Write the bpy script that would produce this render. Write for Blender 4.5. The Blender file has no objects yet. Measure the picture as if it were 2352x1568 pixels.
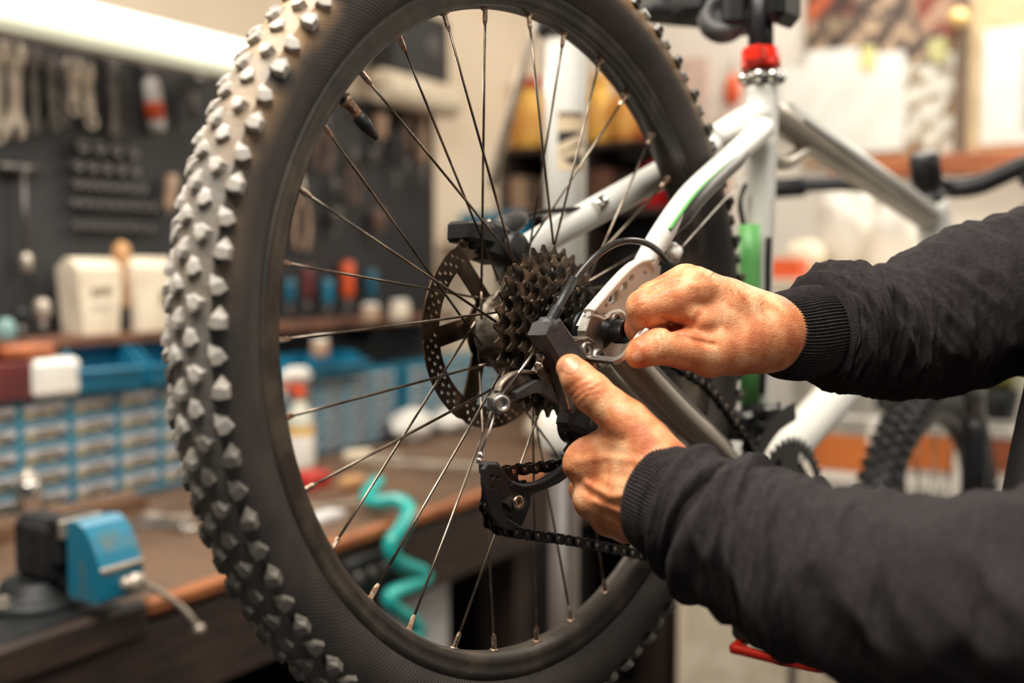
import bpy, bmesh, math, random
import numpy as np
from mathutils import Vector, Matrix, noise as mnoise
random.seed(7)
SC = bpy.context.scene
COL = SC.collection
R_ = math.radians
PI = math.pi

# ------------------------------------------------------------------ camera
FPX = 2351.8            # focal length in pixels of a 2352 px wide frame (35 mm class lens)
# bike frame (x forward, y left, z up, origin at the rear hub) seen from the camera
MB = np.array([[0.6502633308847985, -0.7592268061133874, -0.027060254719271384],
               [0.0529946133744295, 0.009798817864662746, 0.9985467210510232],
               [-0.7578582792711984, -0.6507523646113935, 0.04660674299689097]])
CB = np.array([-0.6274448723094855, -0.5180211682492265, 0.029974727784871924])
PITCH = R_(4.0)
u_ = np.array([0, math.cos(PITCH), math.sin(PITCH)])
xg = MB[:, 0] - MB[:, 0].dot(u_) * u_
xg /= np.linalg.norm(xg)
yg = np.cross(u_, xg)
G = np.stack([xg, yg, u_], 1)           # world -> camera
RB = G.T @ MB                            # bike -> world
HUB = np.array([0, 0, 1.32])
CAM = HUB + RB @ CB
cd = bpy.data.cameras.new('camera')
cam = bpy.data.objects.new('camera', cd)
COL.objects.link(cam)
cam.matrix_world = Matrix([list(G.T[i]) + [CAM[i]] for i in range(3)] + [[0, 0, 0, 1]])
cd.sensor_width = 36.0
cd.lens = 36.0 * FPX / 2352
cd.clip_start = 0.02
cd.dof.use_dof = True
cd.dof.focus_distance = 0.735
cd.dof.aperture_fstop = 2.6
SC.camera = cam

# ------------------------------------------------------------------ world and light
SC.view_settings.view_transform = 'Standard'
SC.view_settings.look = 'None'
SC.view_settings.gamma = 1.0
SC.view_settings.exposure = 0.0
wd = bpy.data.worlds.new('world')
SC.world = wd
wd.use_nodes = True
bgn = wd.node_tree.nodes['Background']
bgn.inputs[0].default_value = (0.70, 0.90, 1.0, 1)
bgn.inputs[1].default_value = 0.10

def area(name, loc, target, sx, sy, power, col):
    l = bpy.data.lights.new(name, 'AREA')
    l.shape = 'RECTANGLE'; l.size = sx; l.size_y = sy
    l.energy = power; l.color = col
    o = bpy.data.objects.new(name, l)
    COL.objects.link(o)
    o.location = loc
    d = Vector(target) - Vector(loc)
    o.rotation_euler = d.to_track_quat('-Z', 'Y').to_euler()
    return o

# shop daylight from the glazed front behind and to the right of the camera, tubes under the ceiling
area('window_daylight', (0.7, -3.0, 2.5), (0.2, 0.2, 1.1), 2.4, 1.4, 27, (1.0, 0.92, 0.82))
area('ceiling_tubes', (-0.55, 0.0, 2.8), (-0.25, 0.0, 0), 1.7, 1.0, 80, (1.0, 0.94, 0.85))
area('ceiling_tubes_back', (2.5, 0.0, 2.8), (2.9, 0.1, 0), 1.8, 1.2, 74, (1.0, 0.95, 0.86))

# wall frame: a = along the bench wall, l = to the left of the camera, z = up
dcam = np.array([(2650 - 1176) / FPX, 0, -1.0])
e1 = G.T @ dcam; e1[2] = 0; e1 /= np.linalg.norm(e1)
e2 = np.cross([0, 0, 1.0], e1)
WR = np.stack([e1, e2, [0, 0, 1.0]], 1)
WO = np.array([CAM[0], CAM[1], 0.0])
CZ = CAM[2]

def ray(px, py):
    return G.T @ np.array([(px - 1176) / FPX, -(py - 784) / FPX, -1.0])
def W(px, py, depth):                    # world point seen at (px, py) at a distance
    return CAM + ray(px, py) * depth
def Bp(px, py, y):                       # bike-frame point on the plane y = const
    d = MB.T @ np.array([(px - 1176) / FPX, -(py - 784) / FPX, -1.0])
    s = (y - CB[1]) / d[1]
    return CB + s * d
def LW(px, py, l):                       # wall-frame point on the plane l = const
    d = WR.T @ ray(px, py)
    s = l / d[1]
    return np.array([d[0] * s, l, CZ + d[2] * s])
def AW(px, py, a):                       # wall-frame point on the plane a = const
    d = WR.T @ ray(px, py)
    s = a / d[0]
    return np.array([a, d[1] * s, CZ + d[2] * s])
def ZW(px, py, z):                       # wall-frame point at height z
    d = WR.T @ ray(px, py)
    s = (z - CZ) / d[2]
    return np.array([d[0] * s, d[1] * s, z])

# ------------------------------------------------------------------ materials
def srgb(r, g, b):
    def f(c):
        c /= 255.0
        return c / 12.92 if c <= 0.04045 else ((c + 0.055) / 1.055) ** 2.4
    return (f(r), f(g), f(b), 1)
_mats = {}
def mat(name, c1, c2=None, rough=0.6, metal=0.0, scale=20, bump=0.0, bscale=None, emit=None, spec=0.5,
        trans=0.0, alpha=None, coat=0.0, stretch=None, mixlo=0.4, mixhi=0.62, sss=0.0):
    if name in _mats: return _mats[name]
    m = bpy.data.materials.new(name); m.use_nodes = True
    nt = m.node_tree; b = nt.nodes['Principled BSDF']
    c1 = srgb(*c1); c2 = srgb(*c2) if c2 else tuple(min(1, v * 0.78) for v in c1[:3]) + (1,)
    tc = nt.nodes.new('ShaderNodeTexCoord')
    mp = nt.nodes.new('ShaderNodeMapping')
    if stretch: mp.inputs['Scale'].default_value = stretch
    nt.links.new(tc.outputs['Object'], mp.inputs[0])
    n = nt.nodes.new('ShaderNodeTexNoise'); n.inputs['Scale'].default_value = scale; n.inputs['Detail'].default_value = 5
    nt.links.new(mp.outputs[0], n.inputs['Vector'])
    cr = nt.nodes.new('ShaderNodeValToRGB')
    cr.color_ramp.elements[0].position = mixlo; cr.color_ramp.elements[0].color = c1
    cr.color_ramp.elements[1].position = mixhi; cr.color_ramp.elements[1].color = c2
    nt.links.new(n.outputs['Fac'], cr.inputs[0])
    nt.links.new(cr.outputs[0], b.inputs['Base Color'])
    b.inputs['Roughness'].default_value = rough
    b.inputs['Metallic'].default_value = metal
    b.inputs['Specular IOR Level'].default_value = spec
    b.inputs['Transmission Weight'].default_value = trans
    b.inputs['Coat Weight'].default_value = coat
    if sss:
        b.inputs['Subsurface Weight'].default_value = sss
        b.inputs['Subsurface Radius'].default_value = (0.012, 0.004, 0.002)
        b.inputs['Subsurface Scale'].default_value = 0.6
    if bump:
        n2 = nt.nodes.new('ShaderNodeTexNoise'); n2.inputs['Scale'].default_value = bscale or scale * 4; n2.inputs['Detail'].default_value = 6
        nt.links.new(mp.outputs[0], n2.inputs['Vector'])
        bp = nt.nodes.new('ShaderNodeBump'); bp.inputs['Strength'].default_value = bump; bp.inputs['Distance'].default_value = 0.002
        nt.links.new(n2.outputs['Fac'], bp.inputs['Height'])
        nt.links.new(bp.outputs[0], b.inputs['Normal'])
    if emit:
        b.inputs['Emission Color'].default_value = srgb(*emit[:3]); b.inputs['Emission Strength'].default_value = emit[3]
    _mats[name] = m
    return m

# ------------------------------------------------------------------ mesh building
class Mesh:
    def __init__(s): s.v = []; s.f = []; s.sm = []
    def add(s, vs, fs, smooth=False):
        o = len(s.v); s.v += [tuple(map(float, p)) for p in vs]
        s.f += [tuple(i + o for i in f) for f in fs]; s.sm += [smooth] * len(fs)
        return s
    def box(s, c, d, R=None, bev=0.0):
        """chamfered box"""
        c = np.array(c, float); h = np.array(d, float) / 2
        R = np.eye(3) if R is None else np.array(R)
        b = min(bev, min(h) * 0.9)
        if b <= 0:
            vs = [c + R @ (h * np.array([x, y, z])) for x in (-1, 1) for y in (-1, 1) for z in (-1, 1)]
            return s.add(vs, [(0, 1, 3, 2), (4, 6, 7, 5), (0, 4, 5, 1), (2, 3, 7, 6), (0, 2, 6, 4), (1, 5, 7, 3)])
        vs = []; idx = {}
        for x in (-1, 1):
            for y in (-1, 1):
                for z in (-1, 1):
                    sg = np.array([x, y, z])
                    for ax in range(3):
                        q = sg * h; m = np.ones(3) * b; m[ax] = 0
                        idx[(x, y, z, ax)] = len(vs); vs.append(c + R @ (q - sg * m))
        fs = []
        for ax in range(3):
            o = [i for i in range(3) if i != ax]
            for sgn in (-1, 1):
                loop = []
                for (p, q) in ((-1, -1), (1, -1), (1, 1), (-1, 1)):
                    t = [0, 0, 0]; t[ax] = sgn; t[o[0]] = p; t[o[1]] = q; loop.append(idx[(t[0], t[1], t[2], ax)])
                fs.append(tuple(loop))
        for ax in range(3):
            o = [i for i in range(3) if i != ax]
            for p in (-1, 1):
                for q in (-1, 1):
                    t0 = [0, 0, 0]; t1 = [0, 0, 0]; t0[ax] = -1; t1[ax] = 1
                    for t in (t0, t1): t[o[0]] = p; t[o[1]] = q
                    fs.append((idx[(*t0, o[0])], idx[(*t1, o[0])], idx[(*t1, o[1])], idx[(*t0, o[1])]))
        for x in (-1, 1):
            for y in (-1, 1):
                for z in (-1, 1): fs.append(tuple(idx[(x, y, z, a)] for a in range(3)))
        return s.add(vs, fs)
    def tube(s, pts, r, seg=12, caps=True, flat=1.0, smooth=True, up=None, ring=False):
        """swept tube through points; r scalar or list; flat squashes the section along the reference"""
        P = [np.array(p, float) for p in pts]; n = len(P)
        rs = [r] * n if np.isscalar(r) else list(r)
        ref = np.array(up if up is not None else (0.123, 0.917, 0.38), float)
        vs = []; fs = []; prev = None
        for i in range(n):
            if ring: t = P[(i + 1) % n] - P[i - 1]
            else: t = P[min(i + 1, n - 1)] - P[max(i - 1, 0)]
            t = t / (np.linalg.norm(t) + 1e-12)
            if prev is None or up is not None:
                a = ref - ref.dot(t) * t
                if np.linalg.norm(a) < 1e-4: a = np.cross(t, (0.7, 0.1, 0.7))
            else: a = prev - prev.dot(t) * t
            a = a / np.linalg.norm(a); prev = a; b = np.cross(t, a)
            for k in range(seg):
                w = 2 * PI * k / seg
                vs.append(P[i] + rs[i] * (math.cos(w) * a * flat + math.sin(w) * b))
        m = n if ring else n - 1
        for i in range(m):
            j = (i + 1) % n
            for k in range(seg):
                k2 = (k + 1) % seg
                fs.append((i * seg + k, i * seg + k2, j * seg + k2, j * seg + k))
        s.add(vs, fs, smooth)
        if caps and not ring:
            o = len(s.v) - len(vs)
            s.f.append(tuple(o + k for k in range(seg))[::-1]); s.sm.append(False)
            s.f.append(tuple(o + (n - 1) * seg + k for k in range(seg))); s.sm.append(False)
        return s
    def lathe(s, prof, o=(0, 0, 0), ax=(0, 0, 1), seg=24, smooth=True, caps=True, closed=False):
        """profile of (radius, height) about an axis"""
        o = np.array(o, float); ax = np.array(ax, float); ax /= np.linalg.norm(ax)
        a = np.cross(ax, (1, 0, 0)) if abs(ax[0]) < 0.9 else np.cross(ax, (0, 1, 0))
        a /= np.linalg.norm(a); b = np.cross(ax, a)
        vs = []; fs = []; n = len(prof)
        for (r, h) in prof:
            for k in range(seg):
                w = 2 * PI * k / seg
                vs.append(o + ax * h + r * (math.cos(w) * a + math.sin(w) * b))
        for i in range(n if closed else n - 1):
            j = (i + 1) % n
            for k in range(seg):
                k2 = (k + 1) % seg
                fs.append((i * seg + k, i * seg + k2, j * seg + k2, j * seg + k))
        base = len(s.v); s.add(vs, fs, smooth)
        if caps and not closed:
            if prof[0][0] > 1e-6: s.f.append(tuple(base + k for k in range(seg))[::-1]); s.sm.append(False)
            if prof[-1][0] > 1e-6: s.f.append(tuple(base + (n - 1) * seg + k for k in range(seg))); s.sm.append(False)
        return s
    def grid(s, A, smooth=True, wrap=False):
        """A: n x m x 3 array"""
        n, m = A.shape[:2]; fs = []
        for i in range(n - 1):
            for j in range(m if wrap else m - 1):
                j2 = (j + 1) % m
                fs.append((i * m + j, i * m + j2, (i + 1) * m + j2, (i + 1) * m + j))
        return s.add(A.reshape(-1, 3), fs, smooth)
    def obj(s, name, material, parent=None, loc=None):
        me = bpy.data.meshes.new(name)
        me.from_pydata(s.v, [], s.f)
        me.polygons.foreach_set('use_smooth', s.sm)
        bm = bmesh.new(); bm.from_mesh(me); bmesh.ops.recalc_face_normals(bm, faces=bm.faces); bm.to_mesh(me); bm.free()
        me.materials.append(material)
        o = bpy.data.objects.new(name, me); COL.objects.link(o)
        if parent is not None: o.parent = parent
        if loc is not None: o.location = loc
        return o

def sheet(loops, t, to3=None, bev=0.0):
    """flat plate with holes: loops of 2-D points (first outer, rest holes), thickness t; to3 maps local (x,y,z) to 3-D.
    Returns a Mesh."""
    cu = bpy.data.curves.new('tmp', 'CURVE'); cu.dimensions = '2D'; cu.fill_mode = 'BOTH'
    for lp in loops:
        sp = cu.splines.new('POLY'); sp.points.add(len(lp) - 1); sp.use_cyclic_u = True
        for i, p in enumerate(lp): sp.points[i].co = (p[0], p[1], 0, 1)
    cu.extrude = t / 2; cu.bevel_depth = bev; cu.bevel_resolution = 0
    ob = bpy.data.objects.new('tmp', cu)
    me = bpy.data.meshes.new_from_object(ob)
    vs = [tuple(v.co) for v in me.vertices]; fs = [tuple(p.vertices) for p in me.polygons]
    bpy.data.objects.remove(ob); bpy.data.curves.remove(cu); bpy.data.meshes.remove(me)
    if to3: vs = [to3(*v) for v in vs]
    return Mesh().add(vs, fs, False)

def circ(cx, cy, r, n=16, a0=0.0): return [(cx + r * math.cos(a0 + 2 * PI * k / n), cy + r * math.sin(a0 + 2 * PI * k / n)) for k in range(n)]

def spline(pts, n=8):
    P = [np.array(p, float) for p in pts]; out = []
    for i in range(len(P) - 1):
        p0 = P[max(i - 1, 0)]; p1 = P[i]; p2 = P[i + 1]; p3 = P[min(i + 2, len(P) - 1)]
        for k in range(n):
            t = k / n
            out.append(0.5 * ((2 * p1) + (-p0 + p2) * t + (2 * p0 - 5 * p1 + 4 * p2 - p3) * t * t + (-p0 + 3 * p1 - 3 * p2 + p3) * t ** 3))
    out.append(P[-1]); return out

def empty(name, label, cat, mtx, group=None):
    o = bpy.data.objects.new(name, None); COL.objects.link(o)
    o.empty_display_size = 0.05
    o.matrix_world = mtx
    o['label'] = label; o['category'] = cat
    if group: o['group'] = group
    return o
def wall_mtx(p, rz=0.0):
    """matrix of the wall frame with its origin at wall-frame point p"""
    w = WO + WR @ np.array(p, float)
    m = Matrix([[*WR[i], w[i]] for i in range(3)] + [[0, 0, 0, 1]])
    return m @ Matrix.Rotation(rz, 4, 'Z')
def wthing(name, label, cat, p, group=None, rz=0.0): return empty(name, label, cat, wall_mtx(p, rz), group)
def single(o, label, cat, mtx=None, group=None):
    o['label'] = label; o['category'] = cat
    if group: o['group'] = group
    if mtx is not None: o.matrix_world = mtx
    return o
def struct(o, mtx=None):
    o['kind'] = 'structure'
    if mtx is not None: o.matrix_world = mtx
    return o
def link_copy(o, parent, mtx=None):
    c = o.copy(); COL.objects.link(c); c.parent = parent
    if mtx is not None: c.matrix_basis = mtx
    return c
# ------------------------------------------------------------------ material library
m_steel = mat('spoke_steel', (150, 138, 124), (104, 92, 80), rough=0.32, metal=1.0, scale=60)
m_nip = mat('nipple_brass', (214, 190, 168), (150, 118, 100), rough=0.35, metal=1.0, scale=300)
m_chrome = mat('chrome', (225, 222, 216), (190, 186, 180), rough=0.16, metal=1.0, scale=30)
m_alu = mat('brushed_aluminium', (196, 190, 182), (150, 142, 134), rough=0.38, metal=1.0, scale=60)
m_dalu = mat('dirty_aluminium', (160, 148, 134), (92, 80, 68), rough=0.48, metal=0.9, scale=110, bump=0.15)
m_blackmetal = mat('black_anodised', (34, 34, 36), (20, 21, 23), rough=0.36, metal=0.3, scale=40)
m_cog = mat('greasy_cog_steel', (112, 94, 78), (36, 31, 27), rough=0.32, metal=0.65, scale=90, bump=0.3, mixlo=0.36, mixhi=0.6)
m_cog2 = mat('black_cog_steel', (62, 54, 48), (22, 20, 19), rough=0.3, metal=0.7, scale=120, bump=0.25)
m_chain = mat('chain_steel', (62, 55, 50), (24, 23, 23), rough=0.3, metal=0.8, scale=150, bump=0.2)
m_pin = mat('chain_pin_bright', (190, 170, 155), (110, 95, 85), rough=0.25, metal=1.0, scale=200)
m_blackplastic = mat('black_plastic', (36, 36, 38), (26, 26, 28), rough=0.42, scale=80, bump=0.1)
m_greyplastic = mat('dark_grey_plastic', (72, 70, 70), (56, 54, 54), rough=0.5, scale=80, bump=0.1)
m_rim = mat('rim_black', (52, 47, 43), (84, 74, 63), rough=0.36, metal=0.0, scale=35, bump=0.15, mixlo=0.45, mixhi=0.7)
m_white = mat('white_frame_paint', (236, 235, 228), (226, 224, 216), rough=0.32, scale=8, coat=0.15)
m_pearl = mat('pearl_grey_frame_paint', (176, 164, 146), (158, 146, 130), rough=0.25, metal=0.25, scale=10, coat=0.5)
m_dirtwhite = mat('dirty_white_paint', (232, 226, 214), (188, 170, 146), rough=0.35, scale=70, mixlo=0.56, mixhi=0.8, bump=0.1)
m_rotor = mat('rotor_steel', (128, 112, 98), (86, 72, 62), rough=0.3, metal=1.0, scale=40, bump=0.05)
m_frameblack = mat('frame_black_decal', (46, 42, 40), (56, 50, 47), rough=0.35, scale=20)
m_green = mat('green_decal', (116, 192, 110), (100, 176, 98), rough=0.4, scale=20)
m_red = mat('red_anodised', (232, 52, 26), (214, 40, 22), rough=0.3, metal=0.15, scale=20)
m_housing = mat('black_cable_housing', (30, 29, 29), (44, 38, 34), rough=0.3, scale=100)
m_wood = mat('worn_brown_wood', (122, 88, 62), (84, 60, 46), rough=0.6, scale=9, stretch=(1, 8, 8), bump=0.2)
m_benchtop = mat('dusty_bench_top', (112, 86, 66), (86, 66, 52), rough=0.5, scale=5, bump=0.2)
m_benchedge = mat('orange_bench_edge', (168, 100, 54), (130, 74, 42), rough=0.5, scale=12, stretch=(1, 6, 6), bump=0.1)
m_darkwood = mat('dark_stained_wood', (62, 46, 38), (40, 32, 28), rough=0.6, scale=10, stretch=(1, 6, 6), bump=0.2)
m_peg = mat('black_tool_board', (40, 39, 40), (33, 33, 35), rough=0.6, scale=6)
m_cream = mat('cream_wall_paint', (230, 213, 190), (222, 204, 180), rough=0.85, scale=2.5)
m_offwhite = mat('white_wall_paint', (232, 226, 216), (224, 217, 206), rough=0.85, scale=2.5)
m_ceil = mat('ceiling_paint', (214, 208, 192), (204, 196, 180), rough=0.9, scale=2)
m_floor = mat('dark_shop_floor', (70, 64, 60), (52, 48, 46), rough=0.6, scale=4)
m_bin = mat('blue_bin_plastic', (30, 120, 152), (24, 102, 132), rough=0.35, scale=6)
m_rack = mat('blue_cabinet_steel', (58, 134, 160), (48, 118, 146), rough=0.4, scale=5)
m_drawer = mat('clear_drawer_plastic', (206, 202, 202), (186, 182, 182), rough=0.25, scale=8, trans=0.0)
m_contents = mat('drawer_contents', (176, 160, 84), (84, 74, 56), rough=0.6, scale=50, mixlo=0.46, mixhi=0.6)
m_paper = mat('white_paper', (236, 234, 228), (226, 224, 217), rough=0.8, scale=12)
m_label = mat('pale_label', (212, 210, 208), (196, 190, 188), rough=0.7, scale=30)
m_skin = None
m_vise = mat('worn_blue_vise_paint', (22, 116, 146), (84, 108, 104), rough=0.35, scale=26, bump=0.2, mixlo=0.5, mixhi=0.68)
m_castdark = mat('dark_cast_iron', (44, 46, 48), (30, 32, 34), rough=0.5, metal=0.3, scale=40, bump=0.3)
m_oldsteel = mat('old_tool_steel', (204, 192, 176), (168, 154, 140), rough=0.36, metal=0.55, scale=30)
m_toolgrey = mat('tool_grey_steel', (120, 114, 110), (88, 84, 82), rough=0.38, metal=0.6, scale=30)
m_orange = mat('orange_plastic', (226, 96, 48), (210, 80, 38), rough=0.4, scale=10)
m_redp = mat('red_plastic', (190, 44, 34), (170, 36, 30), rough=0.4, scale=10)
m_darkred = mat('dark_red_card', (104, 36, 34), (84, 30, 30), rough=0.6, scale=10)
m_teal = mat('teal_hose_plastic', (40, 172, 164), (30, 152, 148), rough=0.3, scale=10, coat=0.3)
m_yellow = mat('yellow_plastic', (230, 178, 76), (214, 156, 60), rough=0.45, scale=8)
m_whitep = mat('white_plastic', (236, 232, 224), (226, 220, 210), rough=0.4, scale=10)
m_cloth = mat('cream_cloth', (224, 210, 188), (206, 190, 166), rough=0.9, scale=18, bump=0.3)
m_tan = mat('tan_wood', (196, 150, 100), (170, 124, 80), rough=0.6, scale=14)
m_brown = mat('brown_card', (110, 72, 52), (84, 56, 44), rough=0.7, scale=14)
m_black = mat('black_matte', (28, 29, 31), (22, 23, 25), rough=0.6, scale=20)
m_bluep = mat('blue_handle_plastic', (28, 96, 120), (22, 84, 108), rough=0.35, scale=20)
# ------------------------------------------------------------------ the room (built in the wall frame)
WM = wall_mtx((0, 0, 0))
WL, AB = 1.95, 3.28         # bench wall, end wall
def slab(name, lo, hi, material):
    lo = np.array(lo, float); hi = np.array(hi, float)
    return struct(Mesh().box((lo + hi) / 2, hi - lo).obj(name, material), WM)
slab('floor', (-2.6, -2.6, -0.05), (AB + 0.1, WL + 0.1, 0), m_floor)
slab('ceiling', (-2.6, -2.6, 2.9), (AB + 0.1, WL + 0.1, 2.95), m_ceil)
slab('wall_left', (-2.6, WL, 0), (AB + 0.1, WL + 0.1, 2.9), m_cream)
slab('wall_back', (AB, -2.6, 0), (AB + 0.1, WL, 2.9), m_offwhite)
slab('baseboard_back', (AB - 0.015, -2.6, 0), (AB, WL, 0.09), m_darkwood)

def sbox(name, label, cat, lo, hi, material, bev=0.004, group=None):
    """a single-mesh box-like thing given by its wall-frame corners"""
    lo = np.minimum(lo, hi).astype(float); hi = np.maximum(np.array(lo), np.array(hi)).astype(float) if False else np.maximum(lo, np.array(hi, float))
    c = (lo + hi) / 2; base = np.array([c[0], c[1], lo[2]])
    o = Mesh().box(c - base, hi - lo, bev=bev).obj(name, material)
    return single(o, label, cat, wall_mtx(base), group)
# ------------------------------------------------------------------ the bicycle
def mmul(nt, a, b, op='MULTIPLY'):
    n = nt.nodes.new('ShaderNodeMath'); n.operation = op
    for i, x in enumerate((a, b)):
        if isinstance(x, (int, float)): n.inputs[i].default_value = x
        elif x is not None: nt.links.new(x, n.inputs[i])
    return n.outputs[0]
def tyre_mat(name, base, dusty, mud, weave=True, pale=None):
    m = bpy.data.materials.new(name); m.use_nodes = True; nt = m.node_tree; b = nt.nodes['Principled BSDF']
    tc = nt.nodes.new('ShaderNodeTexCoord'); sx = nt.nodes.new('ShaderNodeSeparateXYZ'); nt.links.new(tc.outputs['Object'], sx.inputs[0])
    ang = mmul(nt, sx.outputs[2], sx.outputs[0], 'ARCTAN2')
    r2 = mmul(nt, mmul(nt, sx.outputs[0], sx.outputs[0]), mmul(nt, sx.outputs[2], sx.outputs[2]), 'ADD')
    r = mmul(nt, r2, 0.5, 'POWER')
    n1 = nt.nodes.new('ShaderNodeTexNoise'); n1.inputs['Scale'].default_value = 26; n1.inputs['Detail'].default_value = 7
    nt.links.new(tc.outputs['Object'], n1.inputs['Vector'])
    n2 = nt.nodes.new('ShaderNodeTexNoise'); n2.inputs['Scale'].default_value = 7; n2.inputs['Detail'].default_value = 3
    nt.links.new(tc.outputs['Object'], n2.inputs['Vector'])
    # dust everywhere, dried mud towards the tread on one stretch of the tyre
    mx = nt.nodes.new('ShaderNodeMix'); mx.data_type = 'RGBA'
    mx.inputs['A'].default_value = srgb(*base); mx.inputs['B'].default_value = srgb(*dusty)
    cr = nt.nodes.new('ShaderNodeMapRange'); cr.inputs['From Min'].default_value = 0.35; cr.inputs['From Max'].default_value = 0.7
    nt.links.new(n1.outputs['Fac'], cr.inputs['Value']); nt.links.new(cr.outputs[0], mx.inputs['Factor'])
    # mud mask: angle 100..165 deg, radius > 0.292
    a1 = nt.nodes.new('ShaderNodeMapRange'); a1.inputs['From Min'].default_value = 3.14; a1.inputs['From Max'].default_value = 2.3
    nt.links.new(ang, a1.inputs['Value'])
    a2 = nt.nodes.new('ShaderNodeMapRange'); a2.inputs['From Min'].default_value = 0.2; a2.inputs['From Max'].default_value = 1.2
    nt.links.new(ang, a2.inputs['Value'])
    a3 = nt.nodes.new('ShaderNodeMapRange'); a3.inputs['From Min'].default_value = 0.286; a3.inputs['From Max'].default_value = 0.298
    nt.links.new(r, a3.inputs['Value'])
    a4 = nt.nodes.new('ShaderNodeMapRange'); a4.inputs['From Min'].default_value = 0.37; a4.inputs['From Max'].default_value = 0.54
    nt.links.new(n1.outputs['Fac'], a4.inputs['Value'])
    mk = mmul(nt, mmul(nt, a1.outputs[0], a2.outputs[0]), mmul(nt, a3.outputs[0], a4.outputs[0]))
    mx2 = nt.nodes.new('ShaderNodeMix'); mx2.data_type = 'RGBA'; mx2.inputs['B'].default_value = srgb(*mud)
    nt.links.new(mx.outputs['Result'], mx2.inputs['A']); nt.links.new(mk, mx2.inputs['Factor'])
    res = mx2.outputs['Result']
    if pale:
        # upper part of the tread paler: dried dust plus top light put into the colour
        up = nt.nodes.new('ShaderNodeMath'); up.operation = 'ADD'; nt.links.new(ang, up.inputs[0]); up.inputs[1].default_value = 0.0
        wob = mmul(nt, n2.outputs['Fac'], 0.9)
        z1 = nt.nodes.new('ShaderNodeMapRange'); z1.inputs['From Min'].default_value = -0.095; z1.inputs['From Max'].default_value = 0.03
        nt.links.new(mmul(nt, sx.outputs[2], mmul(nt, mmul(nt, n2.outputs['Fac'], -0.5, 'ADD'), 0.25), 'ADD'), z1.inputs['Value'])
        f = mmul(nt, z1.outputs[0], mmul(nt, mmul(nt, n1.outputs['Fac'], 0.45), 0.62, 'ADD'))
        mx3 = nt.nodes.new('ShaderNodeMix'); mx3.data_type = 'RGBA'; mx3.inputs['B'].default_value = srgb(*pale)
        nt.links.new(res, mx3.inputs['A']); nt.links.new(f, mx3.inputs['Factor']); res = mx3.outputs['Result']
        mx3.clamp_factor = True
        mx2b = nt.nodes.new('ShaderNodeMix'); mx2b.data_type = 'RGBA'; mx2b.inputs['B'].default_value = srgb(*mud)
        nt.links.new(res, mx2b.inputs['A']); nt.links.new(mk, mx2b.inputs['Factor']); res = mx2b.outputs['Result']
    nt.links.new(res, b.inputs['Base Color'])
    b.inputs['Roughness'].default_value = 0.55
    bp = nt.nodes.new('ShaderNodeBump'); bp.inputs['Distance'].default_value = 0.0009
    if weave:
        k1 = mmul(nt, mmul(nt, ang, 560.0), mmul(nt, r, 2100.0), 'ADD')
        k2 = mmul(nt, mmul(nt, ang, 560.0), mmul(nt, r, 2100.0), 'SUBTRACT')
        h = mmul(nt, mmul(nt, k1, None, 'SINE'), mmul(nt, k2, None, 'SINE'), 'MAXIMUM')
        bp.inputs['Strength'].default_value = 0.32
        nt.links.new(h, bp.inputs['Height'])
    else:
        n3 = nt.nodes.new('ShaderNodeTexNoise'); n3.inputs['Scale'].default_value = 220; n3.inputs['Detail'].default_value = 4
        nt.links.new(tc.outputs['Object'], n3.inputs['Vector'])
        bp.inputs['Strength'].default_value = 0.6
        nt.links.new(n3.outputs['Fac'], bp.inputs['Height'])
    nt.links.new(bp.outputs[0], b.inputs['Normal'])
    return m
m_tyre = tyre_mat('tyre_sidewall_rubber', (50, 45, 42), (70, 62, 56), (168, 132, 92))
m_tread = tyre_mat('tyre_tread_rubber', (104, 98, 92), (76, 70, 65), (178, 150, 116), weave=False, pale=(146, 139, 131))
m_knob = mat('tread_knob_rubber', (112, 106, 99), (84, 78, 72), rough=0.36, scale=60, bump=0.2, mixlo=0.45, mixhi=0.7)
m_knob_lit_dust = mat('lit_dusty_tread_knob_rubber', (178, 171, 163), (158, 138, 112), rough=0.5, scale=60, bump=0.2, mixlo=0.45, mixhi=0.7)  # paler copy for the upper knobs, overhead light and dust mixed into the colour

bm_mtx = Matrix([[*RB[i], HUB[i]] for i in range(3)] + [[0, 0, 0, 1]])
bike = empty('mountain_bike', 'white and green mountain bike clamped in the repair stand, its rear wheel filling the view', 'bicycle', bm_mtx)
AY = (0, -1, 0)     # axle direction towards the drive side
def pol(r, a, y): return (r * math.cos(a), y, r * math.sin(a))

# rear tyre: carcass with sidewall, tread band
def tyre(parent, R0=0.0, seg=360, mside=None, mtr=None):
    side = [(0.2665, -0.0115), (0.269, -0.0150), (0.2745, -0.0195), (0.281, -0.0235), (0.289, -0.0255), (0.296, -0.0250), (0.301, -0.0232), (0.305, -0.0205)]
    crown = [(0.305, -0.0205), (0.3095, -0.015), (0.3122, -0.008), (0.313, 0), (0.3122, 0.008), (0.3095, 0.015), (0.305, 0.0205)]
    bead = [(0.2665, -0.0115), (0.262, -0.009), (0.262, 0.009), (0.2665, 0.0115)]
    m = Mesh()
    far = [(r, -y) for r, y in side[::-1]]
    prof = side[:-1] + [side[-1]]
    m.lathe([(r, -y) for r, y in prof], ax=AY, seg=seg, caps=False)
    m.lathe([(r, -y) for r, y in far], ax=AY, seg=seg, caps=False)
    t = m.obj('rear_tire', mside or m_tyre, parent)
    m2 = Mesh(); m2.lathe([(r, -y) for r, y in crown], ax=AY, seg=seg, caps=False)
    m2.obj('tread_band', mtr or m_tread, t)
    return t
rt = tyre(bike)
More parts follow.
